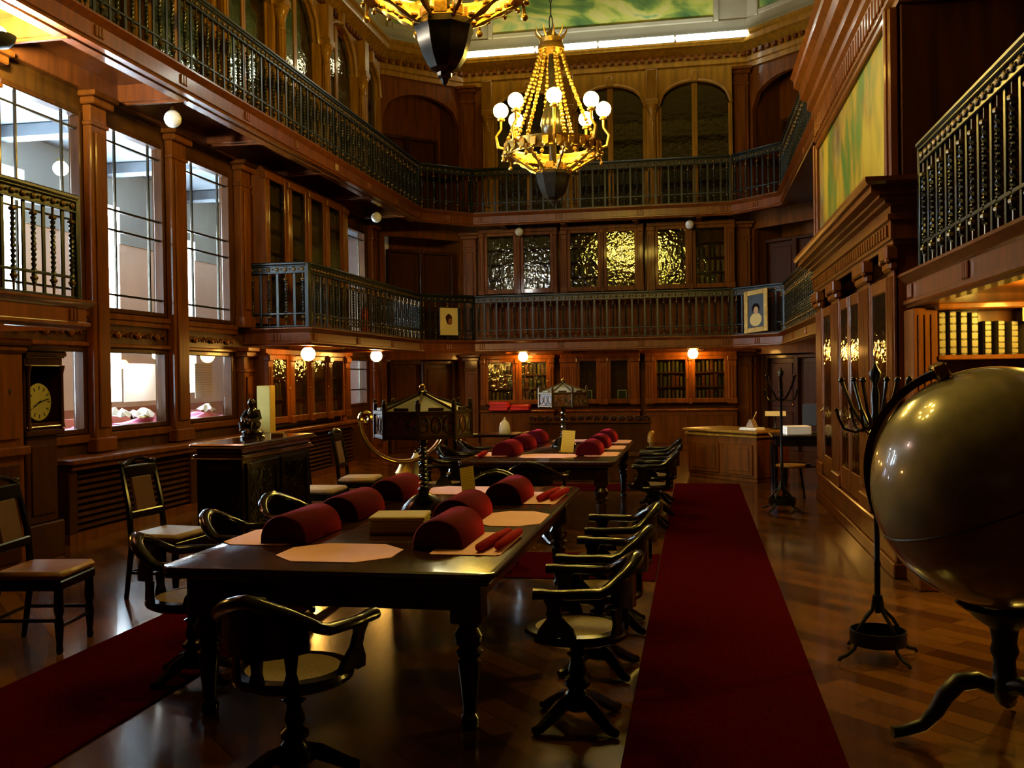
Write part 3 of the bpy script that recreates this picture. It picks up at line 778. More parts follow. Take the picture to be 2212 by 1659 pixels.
# wall above the pavilion, with frieze and the big upper cornice
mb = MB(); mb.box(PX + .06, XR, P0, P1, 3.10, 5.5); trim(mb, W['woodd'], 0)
mb = MB()
uprof = [(-.3, 4.50), (.03, 4.50), (.03, 4.56), (.07, 4.58), (.07, 4.86), (.10, 4.90), (.10, 4.98), (.15, 5.02), (.15, 5.12), (.22, 5.18), (.24, 5.30), (.30, 5.36), (.30, 5.44), (.34, 5.50), (-.3, 5.50)]
mb.sweep([(XR - .1, P1 + .02), (PX + .06, P1 + .02), (PX + .06, P0 - .02), (XR - .1, P0 - .02)], [(o, z) for o, z in uprof])
for i in range(34): mb.box(PX - .03, PX + .0, P0 + .05 + i * .145, P0 + .13 + i * .145, 4.62, 4.82, .01)
trim(mb, W['wood'], 30)
t = thing('wall_painting', 'large yellow and green figure painting above the glazed bookcase', 'painting', (PX, (P0 + P1) / 2, 3.12))
hl = (P1 - P0) / 2 - .12
fm = MB()
for prof in ([(0, .05), (.09, .05), (.09, .02), (.0, -.01)],):
    for s in (-1, 1):
        fm.box(-.03, .05, s * hl - .06, s * hl + .06, .0, 1.38, .015); fm.box(-.055, .0, s * hl - .02, s * hl + .035, .0, 1.38, .012)
    fm.box(-.03, .05, -hl + .06, hl - .06, .0, .07, .015); fm.box(-.03, .05, -hl + .06, hl - .06, 1.31, 1.38, .015)
build('frame', fm, W['wood'], t, 30)
cm = MB(); cm.box(.015, .03, -hl + .06, hl - .06, .07, 1.31); build('canvas', cm, W['mural_yellow'], t, 0)

# open shelves with vellum folios beneath the near right gallery
t = thing('open_bookshelf', 'open wooden bookshelf of folios beneath the near right gallery', 'bookcase', (1.60, 8.04, 0))
mb = MB(); S0, S1 = .0, 1.04
mb.box(S0, S0 + .17, -.34, -.0, 0, 2.1, .006); mb.box(S1 - .03, S1, -.34, 0, 0, 2.1); mb.box(S0 + .17, S1 - .03, -.03, -.01, 0, 2.1)
mb.box(S0 + .17, S1 - .03, -.34, -.03, 0, .42)
for x in (.04, .085, .13): mb.box(x - .008, x + .008, -.352, -.34, .5, 2.05, .003)
build('carcass', mb, W['wood'], t, 30)
for z in (.80, 1.29, 1.745):
    mb = MB(); mb.box(S0 + .17, S1 - .03, -.36, -.03, z - .035, z, .006); build('shelf', mb, W['wood'], t, 30)
mb = MB(); mb.box(S0, S1, -.44, -.33, 0, .14, .01); mb.box(S0, S1, -.40, -.33, .14, .2, .01); mb.box(S0, S1, -.38, -.3, .38, .44, .01); build('plinth', mb, W['wood'], t, 30)
fol = MB(); fw, fh = .062, .32
fol.rings([[(-fw / 2, .1, z), (-fw / 2, -.08, z), (-fw * .3, -.097, z), (0, -.102, z), (fw * .3, -.097, z), (fw / 2, -.08, z), (fw / 2, .1, z)] for z in (0, fh)])
F0 = build('folio_book', fol, BOOKM[4])
lb = MB()
for z, h in ((.012, .04), (.06, .05), (.118, .05), (.176, .05), (.234, .045), (.285, .03)): lb.box(-fw * .36, fw * .36, -.106, -.092, z, z + h, .003)
L0 = build('spine', lb, W['vellum'], F0)
sizes = [1.0, 1.02, 1.01, .99, .78, .78, .76, .76]
for i, s in enumerate(sizes):
    x = 1.60 + .215 + i * .076
    if i > 3: x += (i - 3) * .016
    c = copyobj(F0, None, (x, 7.86, 1.746), 0); c.scale = (1, 1, s); copyobj(L0, c)
    tag(c, ('tall folio with pale banded spine on the upper shelf of the open bookshelf' if s > .9 else 'shorter folio with dull gold spine at the right of the upper shelf'), 'book', 'tall folios, upper shelf' if s > .9 else 'short folios, upper shelf')
for i in range(9):
    x = 1.60 + .21 + i * .078
    c = copyobj(F0, None, (x, 7.86, 1.291), 0); c.scale = (1, 1, .98); copyobj(L0, c)
    tag(c, 'folio on the lower shelf showing just above the globe', 'book', 'folios on the lower shelf above the globe')
bpy.data.objects.remove(L0); bpy.data.objects.remove(F0)
mb = MB(); mb.box(-.09, .09, -.008, .008, 0, .12, .004); o = build('shelf_mark', mb, W['cream'], None, 30)
tag(o, 'cream shelf mark plate hanging at the top of the open bookshelf', 'sign', None, (2.42, 7.62, 1.98))
nm = MB(); nm.box(-.035, -.022, -.010, -.008, .03, .09); nm.prism([(-.005, .09), (.008, .09), (.02, .045), (.032, .09), (.045, .09), (.026, .03), (.014, .03)], 'y', -.010, -.008)
build('numeral', nm, W['blackplastic'], o, 0)
mb = MB(); mb.box(GR + .1, XR, 7.6, 8.0, 2.08, 2.13, .01); trim(mb, W['wood'], 0)

# simple panelling of right wall bays under/over galleries
mb = MB()
for z0, z1 in ((.1, 2.05), (2.45, 4.7)):
    for y in (13.3, 14.8, 16.3, 17.8): mb.box(XR - .06, XR, y, y + 1.3, z0, z1, .015)
    for y in (2.6, 4.2, 5.8): mb.box(XR - .06, XR, y, y + 1.4, z0, z1, .015)
trim(mb, W['wood'], 30)

# ------------------------------------------------------------------ murals high above
def mural(label, loc, rz, w, h):
    t = thing('landscape_mural', label, 'painting', loc, rz, 'landscape murals above the cornice')
    fm = MB(); f = .11
    for a, b, c, d in ((-w / 2 - f, -w / 2, -f, h + f), (w / 2, w / 2 + f, -f, h + f)): fm.box(a, b, -.08, 0, c, d, .02)
    fm.box(-w / 2, w / 2, -.08, 0, -f, 0, .02); fm.box(-w / 2, w / 2, -.08, 0, h, h + f, .02)
    build('frame', fm, W['cove'], t, 30)
    cm = MB(); cm.box(-w / 2, w / 2, -.03, -.01, 0, h); build('canvas', cm, W['mural_green'], t, 0)
mural('wide green landscape mural above the fluorescent tubes', (-1.92, YB, 9.13), 0, 4.75, 1.4)
mural('green mural on the angled wall behind the big chandelier, left corner', (-5.75, 20.32, 9.13), math.atan2(1.45, 1.5), 1.4, 1.4)
mural('green mural on the angled wall at the top right corner', (1.9, 20.32, 9.13), -math.atan2(1.45, 1.5), 1.4, 1.4)
mb = MB()
M9 = [(XL, 3), (XL, 19.6), (-5, YB), (1.15, YB), (XR, 19.6), (XR, 3)]
mb.sweep(M9, [(-.02, 9.02), (.015, 9.02), (.015, 10.9), (-.02, 10.9)]); trim(mb, W['cove'], 0)

# fluorescent tubes
TUBS = [(-4.93, -3.32, 'tubew', 'warm tinted glowing tube at the left end of the cornice row'), (-3.28, -1.97, 'tube', 'glowing white tube behind the top of the lit chandelier'),
        (-1.93, -.36, 'tube', 'glowing white tube right of the chandelier chain, second from the end'), (-.32, 1.16, 'tube', 'glowing white tube at the right end of the cornice row')]
for a, b, m, lb in TUBS:
    t = thing('fluorescent_tube', lb, 'lamp', ((a + b) / 2, YB - .39, 8.50), 0, 'fluorescent tubes along the back cornice'); L = (b - a) / 2
    mb = MB(); mb.box(-L, L, -.02, .03, .03, .075, .006)
    for s in (-1, 1): mb.box(s * L - .012, s * L + .012, -.06, .03, .055, .125, .004)
    build('batten', mb, W['white'], t, 30)
    mb = MB(); mb.tube([(-L + .01, -.045, .10), (L - .01, -.045, .10)], .058, 12); build('tube', mb, W[m], t)

# ------------------------------------------------------------------ lamps on ceilings
def globe_lamp(label, loc, drop, m, r=.105, group='lit opal globe lamps'):
    t = thing('globe_lamp', label, 'lamp', loc, 0, group)
    mb = MB(); mb.lathe([(.07, 0), (.07, -.015), (.03, -.03), (.012, -.04), (.012, -drop + .05), (.045, -drop + .04), (.05, -drop), (.03, -drop)], 12); build('fitting', mb, W['brass'], t)
    mb = MB(); mb.sphere((0, 0, -drop - r * .9), r, 18, 12); build('globe', mb, m, t)
B = W['bulb']
globe_lamp('lit globe lamp at the gallery corner beside the windows', (-5.72, 13.78, 2.22), .12, B)
globe_lamp('lit globe lamp under the gallery beside the small far window', (-5.72, 16.95, 2.22), .10, B)
globe_lamp('lit globe lamp above the red box files, back wall', (-3.62, 20.42, 2.22), .10, B)
globe_lamp('lit globe lamp above the right back bookcase', (-.06, 20.42, 2.22), .10, B)
globe_lamp('lit globe lamp under the right gallery behind the tall bookcase', (2.3, 14.2, 2.22), .06, B)
globe_lamp('lit globe lamp under the near right gallery over the folios', (2.33, 6.92, 2.22), .05, W['bulbr'])
globe_lamp('lit globe lamp under the near left gallery by the cupboard', (-5.72, 6.55, 2.22), .06, W['bulbd'])
G = 'unlit opal globe lamps'
globe_lamp('unlit opal globe hanging below the upper gallery by the middle window', (-5.9, 10.34, 4.99), .24, W['milk'], .10, G)
globe_lamp('unlit opal globe under the upper gallery near the far window', (-5.9, 17.62, 4.99), .24, W['milk'], .10, G)
globe_lamp('unlit opal globe under the upper gallery on the back wall, left one', (-3.67, 20.45, 4.99), .22, W['milk'], .09, G)
globe_lamp('unlit opal globe under the upper gallery on the back wall, right one', (-.09, 20.45, 4.99), .22, W['milk'], .09, G)
t = thing('uplighter', 'black bowl uplighter glaring onto the soffit at the upper left edge', 'lamp', (-5.8, 7.35, 4.80))
mb = MB(); mb.cyl((0, 0, -.14), .012, .33, 8); mb.lathe([(.02, -.31), (.09, -.29), (.13, -.25), (.145, -.20), (.135, -.20), (.12, -.24), (.08, -.275), (.02, -.29)], 20); build('bowl', mb, W['blackplastic'], t)
mb = MB(); mb.sphere((0, 0, -.195), .075, 14, 9); build('bulb', mb, W['bulbx'], t)
globe_lamp('white globe lamp glowing in the corridor behind the first window', (-8.5, 11.95, 5.2), .55, W['bulbw'], .10, 'white globe lamps')
globe_lamp('white globe lamp glowing in the corridor beyond the second window', (-8.3, 14.4, 5.2), .55, W['bulbw'], .10, 'white globe lamps')
globe_lamp('white globe lamp glowing low in the corridor beyond the display window', (-8.2, 17.6, 5.2), .55, W['bulbw'], .10, 'white globe lamps')

# ------------------------------------------------------------------ chandeliers
def chandelier(label, loc):
    t = thing('chandelier', label, 'chandelier', loc, 0, 'gilt chandeliers')
    Z0 = loc[2]
    z = lambda h: h - Z0
    mb = MB(); N = 26
    for i in range(N):
        zz = z(6.2) + (10.9 - 6.2) * i / N; a = (i % 2) * PI / 2
        mb.tube([(.022 * cos(q) * (cos(a)), .022 * cos(q) * sin(a), zz + .1 + .1 * sin(q)) for q in [2 * PI * k / 10 for k in range(10)]], .008, 5, loop=True)
    build('chain', mb, W['irond'], t)
    mb = MB(); mb.lathe([(.03, z(6.20)), (.07, z(6.16)), (.12, z(6.10)), (.16, z(6.08)), (.15, z(6.02)), (.18, z(5.98)), (.18, z(5.93)), (.12, z(5.90)), (.03, z(5.88))], 20)
    for i in range(10):
        a = 2 * PI * i / 10; mb.tube([(.13 * cos(a), .13 * sin(a), z(6.08)), (.2 * cos(a), .2 * sin(a), z(6.15)), (.22 * cos(a), .22 * sin(a), z(6.22))], [.016, .012, .005], 5)
    build('crown', mb, W['gilt'], t)
    mb = MB(); mb.lathe([(.03, z(5.9)), (.05, z(5.7)), (.035, z(5.5)), (.06, z(5.3)), (.14, z(5.05)), (.16, z(4.95)), (.14, z(4.85)), (.05, z(4.7)), (.05, z(4.45))], 16); build('stem', mb, W['bronze'], t)
    R = .60; zr = z(4.60)
    mb = MB()
    mb.lathe([(R - .05, zr - .05), (R + .02, zr - .07), (R + .03, zr - .05), (R + .0, zr), (R + .04, zr + .07), (R + .05, zr + .09), (R - .02, zr + .09), (R - .05, zr + .05), (R - .05, zr - .05)], 40)
    for i in range(24):
        a = 2 * PI * i / 24; mb.box(-.045, .045, -.012, .012, -.05, .07, .012, M=Matrix.Rotation(a, 4, 'Z') @ Matrix.Translation((R + .035, 0, zr + .0)) @ Matrix.Rotation(PI / 2, 4, 'Z'))
        mb.sphere(((R + .06) * cos(a), (R + .06) * sin(a), zr - .06), .022, 7, 5)
    build('basket_ring', mb, W['gilt'], t)
    # scroll ribs to the bowl
    for i in range(8):
        a = 2 * PI * (i + .5) / 8; mb = MB(); pts = []; rs = []
        for k in range(15):
            u = k / 14; r = R * (1 - u) + .15 * u + .05 * sin(u * PI); zz = zr - .06 - (4.54 - 4.28) * (u ** 1.4)
            pts.append((r * cos(a), r * sin(a), zz)); rs.append(.022 + .008 * sin(u * 20))
        mb.tube(pts, rs, 6)
        for k in (3, 6, 9, 12):
            p = pts[k]; mb.sphere((p[0], p[1], p[2] + .03), .035, 7, 5, sc=(1, 1, .7))
        tip = (1.12 * R * cos(a), 1.12 * R * sin(a), zr - .12)
        mb.tube([pts[0], (1.1 * R * cos(a), 1.1 * R * sin(a), zr - .03), tip], [.02, .02, .012], 6); mb.sphere((tip[0], tip[1], tip[2] - .02), .03, 8, 6)
        build('scroll_rib', mb, W['gilt'], t)
    for i in range(8):
        a = 2 * PI * (i + .5) / 8 + .0
        mb = MB(); n = 26
        for k in range(n):
            u = k / (n - 1); r = .15 + (R - .13) * (u ** 1.25); zz = z(5.95) + (zr + .1 - z(5.95)) * u
            mb.sphere((r * cos(a), r * sin(a), zz), .022 if k % 2 else .03, 6, 4)
        build('bead_chain', mb, W['gilt'], t)
    for i in range(8):
        a = 2 * PI * i / 8 + .18; RL = .68
        mb = MB()
        pts = [((R - .02) * cos(a), (R - .02) * sin(a), zr + .02), ((R + .12) * cos(a), (R + .12) * sin(a), zr + .06), ((RL + .07) * cos(a), (RL + .07) * sin(a), zr + .2), (RL * cos(a), RL * sin(a), zr + .30), (RL * cos(a), RL * sin(a), zr + .42)]
        mb.tube(pts, [.02, .024, .02, .018, .02], 7)
        mb.lathe([(.015, 0), (.05, .01), (.055, .03), (.03, .04), (.04, .06), (.05, .065)], 10, (RL * cos(a), RL * sin(a), zr + .40))
        br = build('arm', mb, W['gilt'], t)
        mb = MB(); mb.sphere((RL * cos(a), RL * sin(a), zr + .545), .10, 16, 10); build('globe', mb, W['bulbc'], br)
    mb = MB(); b8 = [(.10, z(4.36)), (.225, z(4.33)), (.235, z(4.28)), (.215, z(4.24)), (.205, z(4.18)), (.165, z(4.06)), (.11, z(3.98)), (.06, z(3.95)), (.055, z(3.925)), (.035, z(3.905)), (.02, z(3.87)), (.002, z(3.85))]
    mb.lathe(b8, 8, ph=.3); build('bowl', mb, W['bronze'], t, 20)
    mb = MB()
    for k in range(8):
        a = .3 + 2 * PI * k / 8; mb.box(-.05, .05, -.01, .01, -.02, .07, .008, M=Matrix.Rotation(a + PI / 8, 4, 'Z') @ Matrix.Translation((.17, 0, z(4.37))) @ Matrix.Rotation(PI / 2, 4, 'Z'))
    build('bowl_crest', mb, W['gilt'], t, 30)
    return t
ch = chandelier('lit gilt chandelier hanging whole in view over the back of the hall', (-1.83, 12.8, 4.6))
dup(ch, (-1.85, 7.2, 4.6), .2, 'big near chandelier cut off by the top edge, dark faceted bowl below', 'gilt chandeliers')

# ------------------------------------------------------------------ carpets
def rug(label, x0, x1, y0, y1, z=.012):
    mb = MB(); mb.box(x0, x1, y0, y1, .001, z, .004); o = build('carpet_runner', mb, W['carpet'], None, 0)
    tag(o, label, 'carpet', 'red carpet runners')
rug('long red carpet runner down the right of the tables', -.33, .60, -1.5, 14.5)
rug('dark red carpet runner on the left of the near table', -3.69, -2.74, -1.5, 14.5, .011)
rug('red cross runner between the two tables', -2.73, -.34, 7.72, 8.85, .010)
rug('red cross runner beyond the far table', -2.73, -.34, 13.62, 14.4, .010)

# ------------------------------------------------------------------ tables
def table(label, loc, w=1.64, l=3.3, h=.76):
    t = thing('library_table', label, 'table', loc, 0, 'long library tables')
    mb = MB(); rp = lambda e, r: [(sx * (w / 2 - e - r) + r * cos(q), (l - e - r if sy > 0 else e + r) + r * sin(q)) for sx, sy, q0 in ((1, -1, -PI / 2), (1, 1, 0), (-1, 1, PI / 2), (-1, -1, PI)) for q in [q0 + PI / 2 * j / 5 for j in range(6)]]
    mb.rings([[(x, y, z) for x, y in rp(e, .09)] for e, z in ((.012, h - .035), (0, h - .028), (0, h - .010), (.004, h - .003), (.012, h))]); mb.box(-w / 2 + .025, w / 2 - .025, .025, l - .025, h - .06, h - .035, .008); build('tabletop', mb, W['table'], t, 30)
    mb = MB()
    mb.box(-w / 2 + .12, w / 2 - .12, .14, .165, h - .20, h - .06, .006); mb.box(-w / 2 + .12, w / 2 - .12, l - .165, l - .14, h - .20, h - .06, .006)
    for s in (-1, 1): mb.box(s * (w / 2 - .14) - .012, s * (w / 2 - .14) + .012, .165, l - .165, h - .20, h - .06, .006)
    build('apron', mb, W['tabled'], t, 30)
    prof = [(.03, 0), (.042, .01), (.045, .05), (.03, .07), (.038, .09), (.034, .11), (.052, .27), (.056, .31), (.038, .325), (.062, .345), (.064, .36), (.042, .375), (.066, .40), (.072, .44), (.05, .475), (.056, .49), (.06, .50)]
    for sx in (-1, 1):
        for yy in (.2, l - .2):
            mb = MB(); x = sx * (w / 2 - .2 + .04)
            mb.lathe(prof, 16, (x, yy, 0)); mb.box(x - .075, x + .075, yy - .075, yy + .075, .50, h - .06, .008)
            build('leg', mb, W['tabled'], t)
    return t
T1 = table('near library table with pink blotters and red book rests', (-1.72, 4.22, 0), 1.64, 3.4)
T2 = dup(T1, (-1.63, 9.75, 0), 0, 'far library table with pink blotters, behind the near one', 'long library tables')

# lamp with octagonal stained-glass shade
def lamp(label, loc, rz):
    t = thing('table_lamp', label, 'lamp', loc, rz, 'octagonal reading lamps')
    mb = MB(); mb.lathe([(.16, 0), (.16, .012), (.15, .025), (.135, .05), (.10, .085), (.055, .115), (.035, .125), (.035, .14), (.045, .15), (.03, .165)], 28); build('base', mb, W['bronze'], t)
    mb = twist_mesh(.16, .50, .024, 6); build('twisted_column', mb, W['steel'], t)
    mb = MB()
    for s in range(4):
        a = s * PI / 2 + .4; mb.tube([(0, 0, .48), (.17 * cos(a), .17 * sin(a), .50), (.29 * cos(a), .29 * sin(a), .51)], .01, 6)
    mb.lathe([(.03, .48), (.03, .60), (.015, .62), (.015, .76), (.03, .765), (.036, .785), (.02, .80), (.005, .81)], 10); build('frame', mb, W['bronze'], t)
    R = .31; n = 8; fr = MB(); gl = MB(); fin = MB(); top = MB()
    P = [(R * cos(2 * PI * k / n), R * sin(2 * PI * k / n)) for k in range(n)]
    for k in range(n):
        a, b = Vector((*P[k], 0)), Vector((*P[(k + 1) % n], 0)); d = (b - a); L = d.length; M = Matrix.Translation(a) @ Matrix.Rotation(math.atan2(d.y, d.x), 4, 'Z')
        fr.box(0, L, -.012, .012, .49, .515, .004, M=M); fr.box(0, L, -.014, .014, .645, .67, .004, M=M); fr.box(-.014, .014, -.014, .014, .485, .68, .004, M=M)
        for q in range(3):
            cx = L * (q + .5) / 3; fr.tube([(cx + .032 * cos(th), 0, .58 + .05 * sin(th)) for th in [2 * PI * j / 12 for j in range(12)]], .008, 5, loop=True, M=M)
        gl.box(.014, L - .014, -.003, .003, .515, .645, M=M)
        fr.box(-.015, .015, -.012, .012, .675, .72, .004, M=M); fr.sphere((0, 0, .73), .014, 7, 5, M=M)
        fr.box(L / 2 - .05, L / 2 + .05, -.008, .008, .67, .69, .003, M=M)
        top.add([(P[k][0], P[k][1], .67), (P[(k + 1) % n][0], P[(k + 1) % n][1], .67), (.03 * cos(2 * PI * (k + 1) / n), .03 * sin(2 * PI * (k + 1) / n), .765), (.03 * cos(2 * PI * k / n), .03 * sin(2 * PI * k / n), .765)], [(0, 1, 2, 3)])
        fr.tube([(P[k][0], P[k][1], .675), (.03 * cos(2 * PI * k / n), .03 * sin(2 * PI * k / n), .77)], .009, 6)
    sh = build('shade', fr, W['lampframe'], t, 30)
    build('stained_glass', gl, W['stain'], sh, 0); build('roof_glass', top, W['stain2'], sh, 0)
    mb = MB(); mb.sphere((0, 0, .815), .022, 10, 7); build('knob', mb, W['brass'], t)
    return t
W['lampframe'] = principled('browned_brass', (.09, .055, .018), .38, metal=.6, var=.3, scale=14)
W['stain'] = painting('lamp_stained_glass', [(.03, .03, .05), (.16, .17, .18), (.25, .06, .02), (.05, .06, .12)], 14, (1, 1, 1), .25)
W['stain2'] = principled('frosted_lamp_glass', (.16, .16, .17), .3, var=.15, scale=30, coat=.4)
LP = lamp('reading lamp with twisted column on the near table', (-1.755, 6.12, .7605), .18)
dup(LP, (-1.60, 11.78, .7605), .5, 'reading lamp with twisted column on the far table', 'octagonal reading lamps')

# bolsters, blotters, weights on tables
def bolster_mesh(l=.52, w=.27, h=.15):
    mb = MB(); n = 16; rs = []
    for y in (0, .012, l - .012, l):
        k = .96 if y in (0, l) else 1.0
        ring = [(w / 2 * k * cos(PI * i / n), y, max(0.0, h * k * sin(PI * i / n) ** .8 if 0 < i < n else 0)) for i in range(n + 1)]
        rs.append(ring)
    mb.rings(rs); return mb
BO = build('book_rest', bolster_mesh(), W['velvet'])
e = MB(); e.prism([(.125 * cos(PI * i / 14), .141 * max(0, sin(PI * i / 14)) ** .8 + .003) for i in range(15)], 'y', -.004, .0); build('end_panel', e, W['velvet2'] if 'velvet2' in W else W['velvet'], BO)
rows = []
T1L = [(4.87, 'near table, window side, closest of three'), (5.68, 'near table, window side, middle of three'), (6.62, 'near table, window side, far end')]
T1R = [(-1.31, 4.80, 'near table, carpet side, closest of three'), (-1.43, 5.60, 'near table, carpet side, middle of three beside the lamp'), (-1.31, 6.50, 'near table, carpet side, far end')]
spots = [(-2.18, y, s) for y, s in T1L] + T1R
for y, s in ((10.40, 'closest'), (11.35, 'middle'), (12.35, 'farthest')):
    spots.append((-2.08, y, 'far table, window side, %s of three' % s)); spots.append((-1.16, y + .05, 'far table, carpet side, %s of three' % s))
for i, (x, y, s) in enumerate(spots):
    o = BO if i == 0 else copyobj(BO)
    if i: copyobj(BO.children[0], o)
    tag(o, 'red velvet book rest on the ' + s, 'book rest', 'red velvet book rests on the tables', (x, y, .7655), 0)
def blotter(x, y, w, l, label, cut=.12, z=.7605):
    mb = MB(); c = min(cut, w * .4, l * .4)
    mb.prism([(-w / 2 + c, -l / 2), (w / 2 - c, -l / 2), (w / 2, -l / 2 + c), (w / 2, l / 2 - c), (w / 2 - c, l / 2), (-w / 2 + c, l / 2), (-w / 2, l / 2 - c), (-w / 2, -l / 2 + c)], 'z', 0, .004)
    tag(build('blotter', mb, W['paper'], None, 0), label, 'blotter', 'pink paper blotters on the tables', (x, y, z), 0)
blotter(-1.78, 4.66, .60, .50, 'wide pink blotter at the near end of the near table', .14)
blotter(-2.32, 5.10, .44, .56, 'pink blotter under the closest window side book rest, near table', .08)
blotter(-2.32, 5.98, .42, .60, 'pink blotter under the middle window side book rest, near table', .05)
blotter(-2.32, 6.92, .42, .60, 'pink blotter under the far window side book rest, near table', .05)
blotter(-1.14, 5.00, .36, .68, 'orange lit blotter with two red weights, near right corner', .02)
blotter(-1.12, 5.88, .40, .62, 'bare pink blotter midway along the carpet side', .12)
blotter(-1.78, 7.28, .56, .52, 'pink blotter at the far end of the near table behind the yellow card', .1)
blotter(-1.14, 6.88, .36, .68, 'lamp lit blotter with red weights, far right corner of near table', .02)
blotter(-1.58, 10.42, .62, .50, 'pink blotter at the near end of the far table', .1)
for y, s in ((10.6, 'closest'), (11.55, 'middle'), (12.55, 'farthest')):
    blotter(-1.02, y + .05, .36, .55, '%s pink blotter on the carpet side of the far table' % s, .05)
    blotter(-2.22, y + .02, .36, .55, '%s pink blotter on the window side of the far table' % s, .05)
blotter(-1.6, 12.8, .56, .45, 'pink blotter at the far end of the far table', .08)
def weight(x, y, l, rz, label):
    mb = MB(); mb.tube([(0, -l / 2, .02), (0, -l / 2 + .02, .024), (0, 0, .026), (0, l / 2 - .02, .024), (0, l / 2, .02)], [.008, .022, .026, .022, .008], 10)
    tag(build('book_weight', mb, W['redcloth'], None), label, 'book weight', 'red cloth book weights', (x, y, .7655), rz)
weight(-1.05, 4.98, .55, -.1, 'red cloth book weight at the near right corner, inner one of two')
weight(-.975, 5.0, .5, -.05, 'red cloth book weight at the near right corner, by the table edge')
weight(-1.05, 6.9, .55, -.12, 'red cloth book weight at the far right corner, inner one of two')
weight(-.975, 6.92, .5, -.1, 'red cloth book weight at the far right corner, by the table edge')
weight(-2.40, 5.75, .5, .05, 'red cloth book weight on the window side beside middle book rest')
weight(-2.30, 10.35, .5, .05, 'red cloth book weight at the near left corner of far table')
t = thing('card_box', 'squat ridged yellow card box on the near table before the lamp', 'box', (-1.68, 5.36, .7605), .12)
mb = MB(); mb.box(-.15, .15, -.13, .13, 0, .075, .006)
for z in (.02, .045, .065): mb.box(-.155, .155, -.135, .135, z - .006, z + .004, .002)
build('body', mb, W['cream'], t, 30)
mb = MB(); mb.box(-.158, .158, -.138, .138, .075, .10, .006); build('lid', mb, W['cream'], t, 30)
def standee(label, loc, w, h, rot):
    t = thing('table_card', label, 'card', loc, 0, 'yellow table cards', rot)
    mb = MB(); mb.box(-w / 2, w / 2, -.002, .002, 0, h); build('card', mb, W['ycard'], t, 0)
    mb = MB(); mb.box(-w / 2 - .01, w / 2 + .01, -.03, .03, -.012, .0, .003); build('foot', mb, W['brass'], t, 30)
standee('narrow yellow printed card leaning beside the near lamp', (-1.60, 6.75, .773), .10, .235, (-.40, -.2, 0))
standee('wide yellow printed card standing before the far lamp', (-1.43, 10.78, .773), .145, .25, (-.30, .06, -.05))

# ------------------------------------------------------------------ swivel armchairs
def armchair(label, loc, rz, group):
    t = thing('swivel_armchair', label, 'chair', loc, rz, group)
    B = W['black']
    mb = MB(); mb.lathe([(.05, .405), (.22, .41), (.245, .425), (.25, .445), (.24, .462), (.195, .466), (.19, .455), (.05, .45)], 32); s = build('seat', mb, B, t)
    mb = MB(); mb.lathe([(.02, .458), (.10, .460), (.194, .463)], 28); mb.lathe([(.0, .4565), (.194, .4565)], 28); build('cane_panel', mb, W['cane'], s)
    pts = []; rr = []
    for k in range(25):
        a = -PI * .5 + (k / 24 - .5) * 2 * 1.98
        u = abs(k / 12 - 1)
        x, y = .28 * cos(a), .275 * sin(a) - .01
        z = .79 - .12 * min(1, (u / .55)) ** 1.5
        if u > .62: y = -.01 + (u - .62) / .38 * .18; x = .285 * (1 if x > 0 else -1)
        pts.append((x, y, z)); rr.append(.026 + .016 * (1 - u) + (.008 if u > .9 else 0))
    mb = MB(); mb.tube(pts, rr, 10, flat=.75); build('arm_rail', mb, B, t)
    mb = MB(); rs = []
    for k in range(13):
        a = -PI / 2 + (k / 12 - .5) * 1.75
        zt = .775 - .06 * abs(k / 6 - 1) ** 2; zb = .56 + .03 * abs(k / 6 - 1)
        r = .272
        rs.append([(r * cos(a), r * sin(a) - .01, zb), ((r - .022) * cos(a), (r - .022) * sin(a) - .01, zb), ((r - .022) * cos(a), (r - .022) * sin(a) - .01, zt), (r * cos(a), r * sin(a) - .01, zt)])
    mb.rings(rs); build('back_board', mb, B, t)
    for k in (-1, 0, 1):
        a = -PI / 2 + k * .6; mb = MB(); mb.prism([(-.035, .0), (.035, .0), (.02, .05), (.028, .12), (-.028, .12), (-.02, .05)], 'y', -.01, .01, M=Matrix.Translation((.235 * cos(a), .235 * sin(a), .455)) @ Matrix.Rotation(a + PI / 2, 4, 'Z')); build('back_splat', mb, B, t, 20)
    for sx in (-1, 1):
        mb = MB()
        mb.prism([(-.10, .45), (-.04, .45), (-.025, .47), (.015, .47), (.03, .45), (.09, .45), (.075, .50), (.03, .56), (.03, .62), (.05, .665), (-.05, .665), (-.03, .62), (-.035, .56), (-.085, .50)], 'x', -.012, .012, M=Matrix.Translation((sx * .228, .08, .45)) @ Matrix.Rotation(sx * .24, 4, 'Y') @ Matrix.Translation((0, 0, -.45)))
        build('arm_support', mb, B, t, 20)
    mb = MB(); mb.lathe([(.11, .41), (.10, .385), (.035, .37), (.03, .34), (.05, .33), (.03, .31), (.045, .25), (.035, .22), (.06, .20), (.06, .18), (.04, .165), (.075, .12), (.08, .08), (.04, .06)], 16); build('pedestal', mb, B, t)
    for k in range(4):
        a = PI / 4 + k * PI / 2; mb = MB()
        mb.tube([(.03 * cos(a), .03 * sin(a), .12), (.10 * cos(a), .10 * sin(a), .10), (.17 * cos(a), .17 * sin(a), .06), (.235 * cos(a), .235 * sin(a), .026), (.265 * cos(a), .265 * sin(a), .022)], [.034, .034, .03, .025, .02], 8); build('foot', mb, B, t)
    return t
GA = 'swivel armchairs round the library tables'
A0 = armchair('swivel armchair at the near end of the near table, its back turned to us', (-1.64, 3.74, 0), -.22, GA)
